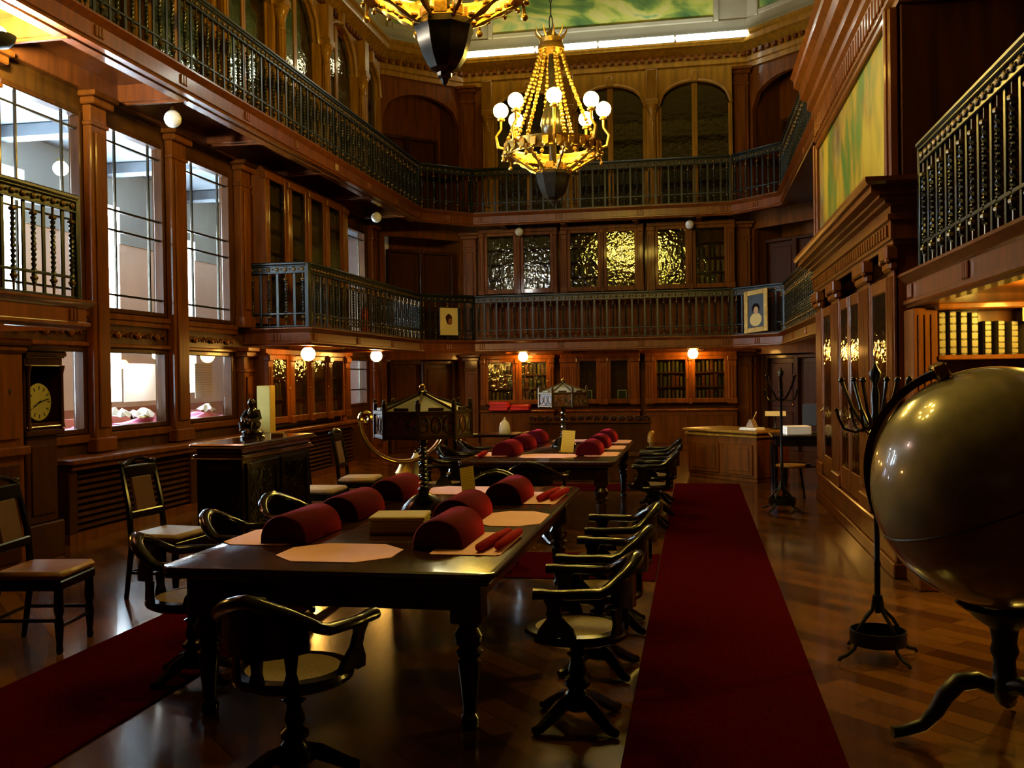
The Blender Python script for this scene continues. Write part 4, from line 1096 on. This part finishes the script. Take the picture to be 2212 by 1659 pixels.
chairs = [((-.57, 4.55), PI / 2 + .05, 'cane seated swivel armchair on the carpet side of the near table, closest one'),
          ((-.55, 5.38), PI / 2 - .08, 'swivel armchair on the carpet side of the near table, middle one'),
          ((-.54, 6.30), PI / 2 + .06, 'swivel armchair on the carpet side of the near table, farthest one'),
          ((-2.74, 4.92), -PI / 2 + .35, 'swivel armchair at the left edge of the near table, closest to us'),
          ((-2.80, 5.78), -PI / 2 + .1, 'swivel armchair on the window side of the near table, middle one'),
          ((-2.80, 6.62), -PI / 2 - .2, 'swivel armchair on the window side of the near table, farthest one'),
          ((-1.72, 8.02), PI, 'swivel armchair at the far end of the near table on the cross runner'),
          ((-1.55, 9.42), -.1, 'swivel armchair at the near end of the far table, back showing under it'),
          ((-.50, 10.45), PI / 2, 'swivel armchair on the carpet side of the far table, closest one'),
          ((-.48, 11.40), PI / 2 + .1, 'swivel armchair on the carpet side of the far table, middle one'),
          ((-.50, 12.40), PI / 2 - .1, 'swivel armchair on the carpet side of the far table, farthest one'),
          ((-2.78, 10.45), -PI / 2, 'swivel armchair on the window side of the far table, closest one'),
          ((-2.80, 11.45), -PI / 2 - .1, 'swivel armchair on the window side of the far table, middle one'),
          ((-2.78, 12.4), -PI / 2 + .1, 'swivel armchair on the window side of the far table, farthest one')]
for (x, y), rz, lb in chairs: dup(A0, (x, y, .0105 if 7.7 < y < 8.9 else 0), rz, lb, GA)

# ------------------------------------------------------------------ upholstered side chairs along the left
def sidechair(label, loc, rz, m):
    t = thing('side_chair', label, 'chair', loc, rz, 'carved side chairs along the window side'); B = W['black']
    mb = MB(); mb.box(-.23, .23, -.21, .22, .445, .50, .022); build('seat', mb, m, t)
    mb = MB(); mb.box(-.225, .225, -.205, .215, .385, .445, .008); build('seat_rail', mb, B, t, 30)
    for sx in (-1, 1):
        mb = MB(); mb.lathe([(.016, 0), (.022, .02), (.018, .05), (.028, .18), (.02, .22), (.03, .26), (.026, .385)], 10, (sx * .195, .185, 0)); build('leg', mb, B, t)
        mb = MB(); mb.tube([(sx * .195, -.25, 0), (sx * .195, -.19, .42), (sx * .195, -.215, .7), (sx * .19, -.28, 1.0)], [.018, .024, .022, .018], 8)
        mb.sphere((sx * .19, -.283, 1.01), .026, 8, 6); build('back_leg', mb, B, t)
    mb = MB()
    mb.box(-.19, .19, -.212, -.188, .60, .66, .008); build('back_rail', mb, B, t, 30)
    mb = MB(); mb.box(-.19, .19, -.282, -.25, .90, 1.0, .008)
    mb.tube([(-.19, -.27, .99), (-.1, -.275, 1.03), (0, -.28, 1.05), (.1, -.275, 1.03), (.19, -.27, .99)], .018, 8)
    build('crest_rail', mb, B, t, 30)
    mb = MB(); M = Matrix.Translation((0, -.205, .63)) @ Matrix.Rotation(.19, 4, 'X'); mb.box(-.12, .12, -.012, .012, .02, .29, .01, M=M); build('back_panel', mb, W['leatherd'], t, 30)
    mb = MB(); mb.tube([(-.195, .185, .16), (.195, .185, .16)], .012, 6); mb.tube([(-.195, -.225, .2), (.195, -.225, .2)], .012, 6)
    for s in (-1, 1): mb.tube([(s * .195, .185, .2), (s * .195, -.225, .2)], .012, 6)
    build('stretcher', mb, B, t)
    return t
S1 = sidechair('side chair with brown leather seat at the far left edge', (-4.02, 5.42, 0), -PI / 2 + .15, W['leather'])
S2 = sidechair('side chair with grey tan seat just before the black cabinet', (-3.98, 6.82, 0), -PI / 2 - .1, W['tanseat'])
dup(S2, (-3.88, 9.62, 0), -PI / 2, 'tan seated side chair just beyond the black cabinet')
dup(S2, (-3.84, 10.72, 0), -PI / 2 + .1, 'tan seated side chair second beyond the black cabinet')

# ------------------------------------------------------------------ black display cabinet with statuette
t = thing('display_cabinet', 'black display cabinet with gilt edged top standing left of the tables', 'cabinet', (-3.98, 7.62, 0))
mb = MB(); w, l, h = .42, 1.46, 1.1
mb.box(-w / 2 - .03, w / 2 + .03, -.03, l + .03, 0, .09, .01); mb.box(-w / 2, w / 2, 0, l, .09, h - .13, .008)
build('body', mb, W['black'], t, 30)
mb = MB(); mb.box(-w / 2 - .02, w / 2 + .02, -.02, l + .02, h - .13, h - .09, .01); mb.box(-w / 2, w / 2, 0, l, h - .09, h - .03, .01); mb.box(-w / 2 - .045, w / 2 + .045, -.045, l + .045, h - .03, h, .012); build('top', mb, W['table'], t, 30)
mb = MB()
for z in (h - .03, h - .125):
    e = .05 if z > h - .1 else .025
    for s in (-1, 1): mb.tube([(s * (w / 2 + e), -e, z), (s * (w / 2 + e), l + e, z)], .006, 6)
    mb.tube([(-w / 2 - e, -e, z), (w / 2 + e, -e, z)], .006, 6)
build('gilt_edging', mb, W['brass'], t)
for k in range(2):
    mb = MB(); y0, y1 = .06 + k * .70, .06 + (k + 1) * .70 - .06
    for a, b, c, d in ((y0, y0 + .06, .14, h - .17), (y1 - .06, y1, .14, h - .17), (y0 + .06, y1 - .06, .14, .20), (y0 + .06, y1 - .06, h - .23, h - .17)): mb.box(w / 2, w / 2 + .02, a, b, c, d, .005)
    d_ = build('door', mb, W['black'], t, 30)
    g = MB(); g.box(w / 2 + .004, w / 2 + .008, y0 + .06, y1 - .06, .20, h - .23); build('pane', g, W['pane'], d_, 0)
mb = MB(); mb.box(-.13, .13, -.02, .0, .16, h - .2, .012); build('end_panel', mb, W['black'], t, 30)
t = thing('bronze_statuette', 'dark bronze seated statuette on top of the black cabinet', 'statue', (-3.99, 8.28, 1.10))
mb = MB(); mb.lathe([(.11, 0), (.11, .02), (.09, .03), (.10, .06), (.085, .075)], 16); build('base', mb, W['bronze'], t)
mb = MB()
mb.sphere((0, 0, .135), .075, 12, 8, sc=(1.1, .9, .8)); mb.sphere((0, .01, .215), .055, 12, 8, sc=(1, .8, 1.35)); mb.sphere((.0, -.01, .325), .036, 12, 9, sc=(.9, 1, 1.15)); mb.tube([(0, 0, .27), (0, -.003, .31)], .02, 8)
for s in (-1, 1):
    mb.tube([(s * .05, .01, .255), (s * .085, -.02, .19), (s * .05, -.085, .16)], [.022, .02, .014], 8); mb.tube([(s * .045, 0, .12), (s * .06, -.09, .135), (s * .05, -.1, .075)], [.035, .03, .018], 8); mb.sphere((s * .05, -.115, .083), .02, 8, 5, sc=(.8, 1.5, .6))
build('figure', mb, W['bronze'], t)
mb = MB(); mb.box(-.06, .06, -.05, .05, 0, .035, .006); tag(build('brass_paperweight', mb, W['brass'], None, 30), 'small brass paperweight on the black cabinet beside the statuette', 'paperweight', None, (-3.9, 8.62, 1.10), .3)

# ------------------------------------------------------------------ longcase clock and cupboard at the far left
t = thing('longcase_clock', 'longcase clock with cream dial beside the first window', 'clock', (-6.12, 8.02, 0), PI / 2)
# local: +... rotate so that the front faces +X : local -y -> +X
mb = MB(); mb.box(-.27, .27, -.2, .2, 0, .34, .012); mb.box(-.22, .22, -.17, .2, .34, 1.15, .012); mb.box(-.16, .16, -.185, -.17, .42, 1.06, .012); build('trunk', mb, W['woodd'], t, 30)
mb = MB()
mb.box(-.27, .27, -.22, .2, 1.15, 1.21, .012); mb.box(-.25, .25, .14, .2, 1.21, 1.88)
for s in (-1, 1): mb.box(s * .25 - .02, s * .25 + .02, -.2, .2, 1.21, 1.88, .006)
mb.box(-.23, .23, -.2, .14, 1.80, 1.88, .005); mb.box(-.23, .23, -.2, -.12, 1.21, 1.27, .006)
mb.box(-.29, .29, -.24, .2, 1.88, 1.93, .012); mb.box(-.31, .31, -.27, .2, 1.93, 1.98, .015)
hd = build('hood', mb, W['woodd'], t, 30)
mb = MB()
for z in (1.235, 1.795, 1.875): mb.tube([(-.27, -.215, z), (.27, -.215, z)], .007, 6)
build('brass_moulding', mb, W['brass'], hd)
for s in (-1, 1):
    mb = MB(); mb.lathe([(.03, 1.22), (.018, 1.26), (.016, 1.72), (.03, 1.78), (.03, 1.80)], 10, (s * .235, -.215, 0)); build('column', mb, W['woodd'], hd)
mb = MB(); mb.lathe([(.0, 0), (.17, 0), (.175, .008), (.17, .016), (.0, .016)], 32, M=Matrix.Translation((.0, -.13, 1.46)) @ Matrix.Rotation(PI / 2, 4, 'X')); dl = build('dial', mb, W['dial'] if 'dial' in W else W['cream'], t)
mb = MB()
for k in range(12):
    a = PI / 6 * k; mb.box(-.005, .005, -.002, .002, .115, .15, M=Matrix.Translation((0, -.148, 1.46)) @ Matrix.Rotation(a, 4, 'Y'))
build('numerals', mb, W['blackplastic'], dl, 0)
mb = MB()
for a, L, wd in ((1.35, .13, .006), (-2.05, .09, .008)): mb.box(-wd, wd, -.002, .002, -.02, L, M=Matrix.Translation((0, -.152, 1.46)) @ Matrix.Rotation(a, 4, 'Y'))
build('hands', mb, W['blackplastic'], dl, 0)
t = thing('wall_cupboard', 'orange lit wooden cupboard with keyhole at the left edge', 'cupboard', (-6.05, 6.95, 0), PI / 2)
mb = MB(); mb.box(-.6, .5, -.35, .4, 0, 1.96, .01); mb.box(-.65, .56, -.42, .4, 1.96, 2.02, .02); mb.box(-.63, .53, -.39, .4, 1.90, 1.96, .02); mb.box(-.63, .53, -.40, .4, 1.02, 1.10, .012); build('body', mb, W['wood'], t, 30)
mb = MB(); mb.box(-.5, .42, -.375, -.35, 1.16, 1.86, .01); d_ = build('door', mb, W['wood'], t, 30)
mb = MB(); mb.lathe([(.0, 0), (.018, 0), (.018, .004), (0, .004)], 10, M=Matrix.Translation((.30, -.376, 1.58)) @ Matrix.Rotation(PI / 2, 4, 'X')); mb.box(.294, .306, -.38, -.376, 1.54, 1.58); build('keyhole', mb, W['blackplastic'], d_)
mb = MB(); mb.box(-.5, .42, -.375, -.35, .12, .95, .01); build('lower_panel', mb, W['woodd'], t, 30)

# ------------------------------------------------------------------ small things along the left counter and gallery
mb = MB(); mb.box(-.1, .1, -.09, .09, 0, .68, .004); tag(build('box_file', mb, W['ybox'], None, 30), 'upright pale yellow box on the counter near the gallery corner', 'box', None, (-6.13, 13.18, .862), 0)
t = thing('fire_extinguisher', 'red fire extinguisher behind the lower gallery railing', 'fire extinguisher', (-5.72, 16.35, 2.352))
mb = MB(); mb.lathe([(.07, 0), (.075, .01), (.075, .42), (.06, .47), (.025, .5), (.025, .53)], 18); build('cylinder', mb, W['redpaint'], t)
mb = MB(); mb.cyl((0, 0, .53), .02, .05, 10); mb.box(-.015, .08, -.01, .01, .57, .59, .003); mb.tube([(.02, 0, .55), (.09, .0, .5), (.1, 0, .3), (.09, 0, .2)], .01, 6); build('valve', mb, W['blackplastic'], t)
def picture(name, label, loc, rot, w, h, framem, canvas, extra=None, f=.05):
    t = thing(name, label, 'picture', loc, 0, None, rot)
    fm = MB()
    for a, b, c, d in ((-w / 2, -w / 2 + f, 0, h), (w / 2 - f, w / 2, 0, h), (-w / 2 + f, w / 2 - f, 0, f), (-w / 2 + f, w / 2 - f, h - f, h)): fm.box(a, b, -.02, .012, c, d, .008)
    build('frame', fm, framem, t, 30)
    cm = MB(); cm.box(-w / 2 + f, w / 2 - f, -.004, .004, f, h - f); c = build('canvas', cm, canvas, t, 0)
    if extra: extra(c, w, h)
    return t
def head_sketch(c, w, h):
    mb = MB(); mb.rings([[(.0 + .075 * cos(q) * (1 + .12 * sin(3 * q)), y, h * .58 + .11 * sin(q)) for q in [2 * PI * j / 20 for j in range(20)]] for y in (-.0065, -.0045)]); build('dark_hair', mb, W['woodd'], c, 0)
    mb = MB(); mb.rings([[(.03 + .05 * cos(q), y, h * .50 + .07 * sin(q)) for q in [2 * PI * j / 18 for j in range(18)]] for y in (-.0085, -.0065)]); build('face', mb, W['leather'], c, 0)
picture('head_sketch', 'cream paper sketch of a head hung on the left corner railing', (-5.03, 19.60, 2.47), (0, 0, PI / 4), .46, .60, W['iron'], W['cream'], head_sketch, .018)
def portrait(c, w, h):
    mb = MB()
    def blob(cx, cz, rx, rz, y, m, nm, n=20):
        b = MB(); b.rings([[(cx + rx * cos(q), yy, cz + rz * sin(q)) for q in [2 * PI * j / n for j in range(n)]] for yy in (y - .002, y)]); build(nm, b, m, c, 0)
    blob(-.005, h * .30, .15, .13, -.0045, W['cream'], 'white_dress'); blob(.0, h * .56, .095, .105, -.0065, W['black'], 'dark_hair'); blob(.005, h * .51, .06, .08, -.0085, W['tanface'], 'face')
W['tanface'] = principled('painted_face', (.45, .28, .16), .5, var=.08)
W['nightblue'] = principled('dark_canvas', (.02, .024, .026), .4, var=.3, scale=6)
picture('gilt_portrait', 'gilt framed portrait of a dark haired sitter in white on the right corner railing', (1.16, 19.48, 2.40), (-.08, -.07, -PI / 4), .60, .84, W['gold'], W['nightblue'], portrait, .10)

# back wall: red files, bench, low table, bust
for i, (x, y, z, lb) in enumerate(((-4.18, 20.52, .882, 'bottom red box file of the left stack on the back shelf'), (-4.16, 20.53, .942, 'middle red box file of the left stack on the back shelf'), (-4.18, 20.52, 1.002, 'top red box file of the left stack on the back shelf'), (-3.72, 20.52, .882, 'lower red box file of the right stack on the back shelf'), (-3.70, 20.52, .942, 'upper red box file of the right stack on the back shelf'))):
    mb = MB(); mb.box(-.2, .2, -.12, .12, 0, .058, .008); tag(build('red_box_file', mb, W['redpaint'], None, 30), lb, 'box file', 'red box files on the back shelf', (x, y, z), random.uniform(-.06, .06))
t = thing('carved_settle', 'carved wooden settle with high back beyond the far table', 'bench', (-1.66, 15.0, 0))
mb = MB(); mb.box(-.95, .95, -.28, .28, .38, .44, .012); mb.box(-.92, .92, -.25, .25, 0, .38, .01); build('seat', mb, W['woodd'], t, 30)
mb = MB(); mb.box(-.95, .95, .22, .28, .44, .86, .01); build('back', mb, W['woodd'], t, 30)
mb = MB(); mb.box(-.97, .97, .20, .30, .86, .90, .01)
for i in range(15):
    x = -.9 + i * .128; mb.sphere((x, .25, .93 + .03 * (1 - abs(i - 7) / 7)), .06, 9, 6, sc=(1.05, .5, .8)); mb.tube([(x + .05 * cos(q), .22, .94 + .04 * sin(q)) for q in [PI * j / 6 for j in range(9)]], .012, 5)
build('carved_crest', mb, W['woodd'], t)
for s in (-1, 1):
    mb = MB(); mb.tube([(s * .97, .25, .70), (s * .98, .0, .70), (s * .98, -.2, .70), (s * .98, -.28, .67), (s * .98, -.28, .60)], .05, 10); mb.box(s * .98 - .03, s * .98 + .03, -.25, .25, .3, .68, .01); build('arm', mb, W['woodl'], t)
t = thing('low_table', 'dark low table between the settle and the window side', 'table', (-3.35, 15.1, 0))
mb = MB(); mb.box(-.6, .6, -.35, .35, .68, .72, .01); build('top', mb, W['black'], t, 30)
for x in (-.53, .53):
    for y in (-.28, .28):
        mb = MB(); mb.lathe([(.02, 0), (.03, .1), (.03, .6), (.035, .68)], 8, (x, y, 0)); build('leg', mb, W['black'], t)
mb = MB(); mb.lathe([(.09, 0), (.095, .02), (.09, .1), (.07, .17), (.03, .21), (.015, .225), (.02, .245), (.0, .255)], 18); tag(build('glass_dome', mb, W['milk'], None), 'pale glass dome on the dark low table', 'dome', None, (-2.98, 15.05, .7205))
mb = MB(); mb.box(-.1, .1, -.07, .07, 0, .004); tag(build('white_card', mb, W['white'], None, 0), 'white card lying flat on the dark low table', 'card', None, (-3.5, 14.95, .7205), .2)
t = thing('marble_bust', 'pale marble bust on a pedestal beyond the cabinet', 'statue', (-4.30, 16.6, 0))
mb = MB(); mb.box(-.17, .17, -.17, .17, 0, .10, .01); mb.lathe([(.13, .1), (.12, .14), (.11, .62), (.14, .68), (.15, .72), (.05, .72)], 18); build('pedestal', mb, W['woodd'], t)
mb = MB(); mb.lathe([(.06, .72), (.07, .74), (.045, .77)], 14); mb.sphere((0, 0, .86), .12, 14, 9, sc=(1.25, .7, .75)); mb.tube([(0, 0, .9), (0, -.01, 1.0)], [.055, .048], 10); mb.sphere((0, -.015, 1.08), .085, 16, 12, sc=(.85, 1.0, 1.2)); mb.sphere((0, -.1, 1.06), .015, 8, 6); mb.sphere((0, .0, 1.1), .09, 14, 9, sc=(.92, 1, 1.05))
for s in (-1, 1): mb.sphere((s * .075, 0, 1.06), .018, 8, 6, sc=(.5, 1, 1.3))
build('bust', mb, W['marble'], t)
# half ring stand of wood edged with brass
t = thing('globe_cradle', 'half ring cradle of wood edged in brass behind the near lamp', 'stand', (-2.93, 9.5, .0115), .35)
mb = MB(); R = .44; rs = []
for k in range(29):
    a = PI + PI * k / 28; c_, s_ = cos(a), sin(a)
    rs.append([((R) * c_, -.05, 1.20 + R * s_), ((R) * c_, .05, 1.20 + R * s_), ((R - .03) * c_, .05, 1.20 + (R - .03) * s_), ((R - .03) * c_, -.05, 1.20 + (R - .03) * s_)])
mb.rings(rs); build('half_ring', mb, W['leather'], t)
mb = MB()
for y in (-.055, .055): mb.tube([(R * cos(PI + PI * k / 28), y, 1.20 + R * sin(PI + PI * k / 28)) for k in range(29)], .014, 7)
for s in (-1, 1): mb.tube([(s * (R - .01) + s * .05 * cos(q) - s * .05, 0, 1.22 + .05 * sin(q)) for q in [2 * PI * j / 14 for j in range(14)]], .03, 8, loop=True)
build('brass_edging', mb, W['brass'], t)
mb = MB(); mb.lathe([(.17, 0), (.17, .03), (.08, .06), (.04, .12), (.035, .5), (.07, .58), (.09, .66), (.05, .73), (.05, .78)], 16); build('pedestal', mb, W['gold'], t)
mb = MB(); mb.lathe([(.03, -.4), (.03, .0), (.05, .05), (.02, .1)], 10, (.12, 0, .75)); build('strut', mb, W['marble'], t)

# ------------------------------------------------------------------ desk at the back right
ang = math.atan2(-1.05, 1.03)
t = thing('panelled_desk', 'panelled wooden desk facing the carpet at the back right', 'desk', (-.17, 15.66, 0), ang)
Ld = 1.47; mb = MB(); mb.box(.03, Ld - .03, .03, .72, 0, .06, .008); mb.box(0.02, Ld - .02, .02, .73, .06, .72, .01); build('body', mb, W['wood'], t, 30)
for k in range(2):
    mb = MB(); a = .08 + k * .68; mb.box(a, a + .62, -.005, .02, .10, .56, .018); mb.box(a + .06, a + .56, -.015, -.005, .16, .50, .012); build('front_panel', mb, W['wood'], t, 30)
mb = MB(); mb.box(-.02, Ld + .02, -.02, .78, .66, .70, .012); mb.box(-.05, Ld + .05, -.05, .80, .72, .765, .015); build('top', mb, W['woodl'], t, 30)
MD = Matrix.Translation((-.17, 15.66, 0)) @ Matrix.Rotation(ang, 4, 'Z')
def ond(x, y, z=.766): return tuple(MD @ Vector((x, y, z)))
mb = MB(); mb.box(-.16, .16, -.11, .11, 0, .02, .002); mb.box(-.15, .14, -.1, .12, .02, .035, .002, M=Matrix.Rotation(.2, 4, 'Z')); tag(build('paper_stack', mb, W['white'], None, 0), 'stack of white papers on the panelled desk', 'papers', None, ond(1.15, .25), ang)
mb = MB(); mb.prism([(-.08, 0), (.08, 0), (.015, .12), (-.015, .12)], 'y', -.05, .05); tag(build('tent_card', mb, W['tanseat'], None, 0), 'small tan tent card standing on the white papers', 'card', None, ond(1.15, .25, .803), ang)
t = thing('desk_lamp', 'small unlit desk lamp with flat yellowish shade on the desk', 'lamp', ond(1.28, .62), 0)
mb = MB(); mb.lathe([(.08, 0), (.08, .015), (.02, .03), (.012, .05), (.012, .2), (.02, .21)], 14); build('base', mb, W['bronze'], t)
mb = MB(); mb.prism([(-.06, 0), (.06, 0), (.045, .07), (-.045, .07)], 'x', -.15, .15, M=Matrix.Translation((0, 0, .2))); build('shade', mb, W['cream'], t, 20)
mb = MB(); mb.tube([(0, 0, 0), (-.02, .01, .12), (.05, .03, .26)], [.006, .004, .01], 6); tag(build('quill_pen', mb, W['cream'], None), 'pale quill pen standing at the desk edge', 'pen', None, ond(1.0, .45), 0)
t = thing('side_table', 'dark side table beside the desk in front of the right niche', 'table', (1.52, 14.18, 0))
mb = MB(); mb.box(-.50, .55, -.32, .4, .71, .75, .01); mb.box(-.46, .51, -.28, .36, .60, .71, .008); build('top', mb, W['black'], t, 30)
for x in (-.45, .48):
    for y in (-.26, .33):
        mb = MB(); mb.lathe([(.02, 0), (.03, .08), (.02, .12), (.032, .4), (.03, .62)], 10, (x, y, 0)); build('leg', mb, W['black'], t)
mb = MB(); mb.box(-.46, .50, -.27, .34, .30, .325, .006); build('lower_shelf', mb, W['black'], t, 30)
mb = MB(); mb.lathe([(.0, 0), (.2, 0), (.23, .02), (.235, .025), (.2, .012), (.0, .01)], 24); tag(build('silver_tray', mb, W['steel'], None), 'round silver tray on the lower shelf of the dark side table', 'tray', None, (1.34, 14.08, .326))
mb = MB(); mb.box(-.17, .17, -.12, .12, 0, .12, .006); tag(build('white_box', mb, W['white'], None, 30), 'white cardboard box on the dark side table', 'box', None, (1.38, 14.13, .751), .15)
t = thing('computer_monitor', 'dark computer monitor seen from behind on the side table', 'monitor', (1.70, 14.38, .751), -.3)
mb = MB(); mb.box(-.22, .22, -.02, .03, .10, .42, .012); build('screen', mb, W['blackplastic'], t, 30)
mb = MB(); mb.box(-.12, .12, -.09, .09, 0, .015, .005); mb.box(-.03, .03, -.01, .02, .015, .14, .005); build('stand', mb, W['blackplastic'], t, 30)
t = thing('round_stool', 'small round stool with polished seat by the tall bookcase', 'stool', (1.18, 12.95, 0))
mb = MB(); mb.lathe([(.05, .40), (.17, .405), (.19, .42), (.185, .44), (.0, .445)], 24); build('seat', mb, W['woodl'], t)
for k in range(3):
    a = k * 2.094; mb = MB(); mb.tube([(.12 * cos(a), .12 * sin(a), .40), (.17 * cos(a), .17 * sin(a), .0)], [.016, .014], 8); build('leg', mb, W['black'], t)
mb = MB(); mb.box(-.16, .16, -.01, .01, 0, .44, .004); tag(build('framed_notice', mb, W['leather'], None, 30), 'brown panel hung on the wall of the right niche', 'panel', None, (2.57, 17.2, 1.25), PI / 2)  # plain brown board, unframed and without print
for x, lb in ((-2.36, 'silver framed photograph inside the left dark glass door'), (-1.62, 'silver framed photograph inside the right dark glass door')):
    t = thing('framed_photograph', lb, 'picture', (x + .06, 20.86, 1.05), 0, 'photographs behind the dark glass doors')  # pale cards added to suggest bluish reflections in the dark glass
    mb = MB(); mb.box(-.1, .1, -.008, .008, 0, .24, .006); build('frame', mb, W['white'], t, 30)
    mb = MB(); mb.box(-.08, .08, -.011, -.008, .02, .22); build('print', mb, W['nightblue'], t, 0)

# ------------------------------------------------------------------ coat stands
def coatstand(label, loc, rz):
    t = thing('coat_stand', label, 'coat stand', loc, rz, 'iron coat stands'); I = W['irond']
    mb = MB(); mb.lathe([(.016, .26), (.018, .5), (.016, .52), (.022, .54), (.016, .56), (.016, 1.34), (.03, 1.36), (.02, 1.4), (.024, 1.5), (.014, 1.56), (.03, 1.6), (.034, 1.63), (.016, 1.66), (.004, 1.69)], 12); build('pole', mb, I, t)
    for k in range(4):
        a = k * PI / 2 + .5; c_, s_ = cos(a), sin(a); mb = MB()
        mb.tube([(r * c_, r * s_, z) for r, z in ((.02, .36), (.035, .28), (.10, .22), (.135, .17), (.14, .12), (.16, .07), (.21, .04), (.255, .028), (.265, .012))], .011, 7); build('leg', mb, I, t)
    mb = MB(); mb.lathe([(.15, .09), (.155, .09), (.155, .165), (.148, .165), (.148, .10), (.15, .09)], 28); mb.lathe([(.0, .085), (.148, .085), (.15, .095), (.0, .095)], 24); build('drip_ring', mb, I, t)
    for k in range(6):
        a = k * PI / 3; c_, s_ = cos(a), sin(a); mb = MB()
        mb.tube([(r * c_, r * s_, z) for r, z in ((.015, 1.30), (.06, 1.33), (.12, 1.42), (.16, 1.52), (.18, 1.58))], [.012, .012, .011, .01, .012], 7); mb.sphere((.183 * c_, .183 * s_, 1.59), .018, 8, 6)
        mb.tube([(r * c_, r * s_, z) for r, z in ((.04, 1.32), (.11, 1.29), (.17, 1.31), (.20, 1.37), (.21, 1.41))], .008, 6); mb.sphere((.212 * c_, .212 * s_, 1.42), .013, 7, 5)
        build('hook', mb, W['bronze'], t)
    return t
cs = coatstand('near iron coat stand with ring base, left of the globe', (1.0, 5.82, 0), 0)
dup(cs, (.97, 11.74, 0), .4, 'far iron coat stand by the desk end', 'iron coat stands')

# ------------------------------------------------------------------ the big floor globe
GC = Vector((1.30, 4.60, 1.125)); GRd = .53
t = thing('floor_globe', 'huge varnished floor globe on an iron tripod at the right', 'globe', (GC.x, GC.y, 0))
axis = Vector((-.42, -.02, .90)).normalized()
q = Vector((0, 0, 1)).rotation_difference(axis).to_matrix().to_4x4(); MG = Matrix.Translation((0, 0, GC.z)) @ q
mb = MB(); mb.sphere((0, 0, 0), GRd, 72, 44, M=MG); build('sphere', mb, W['globe'], t, 80)
mb = MB()
mb.tube([((GRd + .001) * cos(2 * PI * k / 72), (GRd + .001) * sin(2 * PI * k / 72), 0) for k in range(72)], .004, 5, loop=True, M=MG); build('equator_line', mb, W['irond'], t)
# half meridian in the plane of axis and -X
side = Vector((-1, .62, 0)); side = (side - axis * side.dot(axis)).normalized(); nrm = axis.cross(side)
mb = MB(); rs = []
for k in range(33):
    th = PI * k / 32; dv = axis * cos(th) + side * sin(th)
    a, b = dv * (GRd + .018), dv * (GRd + .052); w_ = nrm * .045; c0 = Vector((0, 0, GC.z))
    rs.append([tuple(c0 + a - w_), tuple(c0 + a + w_), tuple(c0 + b + w_), tuple(c0 + b - w_)])
mb.rings(rs); build('meridian_arm', mb, W['tabled'], t)
mb = MB(); Mx = Matrix.Translation((0, 0, GC.z)) @ q
mb.box(-.03, .03, -.055, .055, GRd + .0, GRd + .07, .008, M=Mx); mb.cyl((0, 0, GRd - .01), .016, .05, 10, M=Mx); build('pole_clasp', mb, W['brass'], t)
mb = MB(); mb.lathe([(.03, .56), (.14, .60), (.16, .585), (.12, .54), (.06, .50), (.05, .44), (.06, .40), (.045, .36), (.05, .28), (.075, .25), (.05, .20), (.02, .16)], 20, (.02, 0, 0)); build('pedestal', mb, W['irond'], t)
mb = MB(); rs2 = []
mb.tube([(.50 * sin(q_) * .0 + (GRd + .04) * sin(q_) * .62, 0, GC.z - (GRd + .04) * cos(q_)) for q_ in [-.5 + .1 * k for k in range(11)]], .022, 8); build('cradle', mb, W['irond'], t)
for k in range(3):
    a = PI + .15 + k * 2 * PI / 3; c_, s_ = cos(a), sin(a); mb = MB()
    mb.tube([(r * c_, r * s_, z) for r, z in ((.03, .24), (.10, .27), (.18, .26), (.24, .20), (.28, .13), (.34, .07), (.42, .045), (.47, .04))], [.035, .04, .042, .04, .035, .03, .025, .028], 10); build('leg', mb, W['irond'], t)
mb = MB(); mb.tube([(.25 + .06 * cos(u), -.02, .1 + .05 * sin(u)) for u in [2 * PI * j / 16 for j in range(16)]], .012, 6, loop=True); mb.tube([(.19, -.02, .1), (.31, -.02, .1)], .008, 6); build('scroll', mb, W['irond'], t)

# remaining rows of books behind glass
o = build('book_rows', STUFF, BOOKM[0], None, 0); tag(o, 'dim rows of bound books behind the upper and side glass doors', 'books', kind='stuff')
for b in BK: bpy.data.objects.remove(b)

# ------------------------------------------------------------------ world, camera
w = bpy.data.worlds.new('sky'); SC.world = w; w.use_nodes = True
bg = w.node_tree.nodes['Background']; bg.inputs[0].default_value = (.70, .85, 1.0, 1); bg.inputs[1].default_value = 105.0

F = 2100.0
yaw, pitch, roll = math.radians(10.73095), math.radians(-.55766), math.radians(-.86167)
fwd = Vector((-sin(yaw) * cos(pitch), cos(yaw) * cos(pitch), sin(pitch))); rt = Vector((cos(yaw), sin(yaw), 0)); up = rt.cross(fwd)
r2 = rt * cos(roll) + up * sin(roll); u2 = -rt * sin(roll) + up * cos(roll)
cam = bpy.data.cameras.new('camera'); co = bpy.data.objects.new('camera', cam); COL.objects.link(co)
cam.sensor_width = 36; cam.sensor_fit = 'HORIZONTAL'; cam.lens = 36 * F / 2212; cam.clip_end = 200; cam.clip_start = .05
co.matrix_world = Matrix(((r2.x, u2.x, -fwd.x, 0), (r2.y, u2.y, -fwd.y, 0), (r2.z, u2.z, -fwd.z, 1.65), (0, 0, 0, 1)))
SC.camera = co
vs = SC.view_settings
SC.display_settings.display_device = 'sRGB'
vs.view_transform = 'Standard'; vs.look = 'None'; vs.gamma = 1.0; vs.exposure = -0.15; vs.use_curve_mapping = False
cy = SC.cycles
cy.use_denoising = True
cy.sample_clamp_indirect = 6.0
cy.max_bounces = 7; cy.transparent_max_bounces = 16; cy.diffuse_bounces = 4; cy.glossy_bounces = 4
cy.caustics_reflective = False; cy.caustics_refractive = False
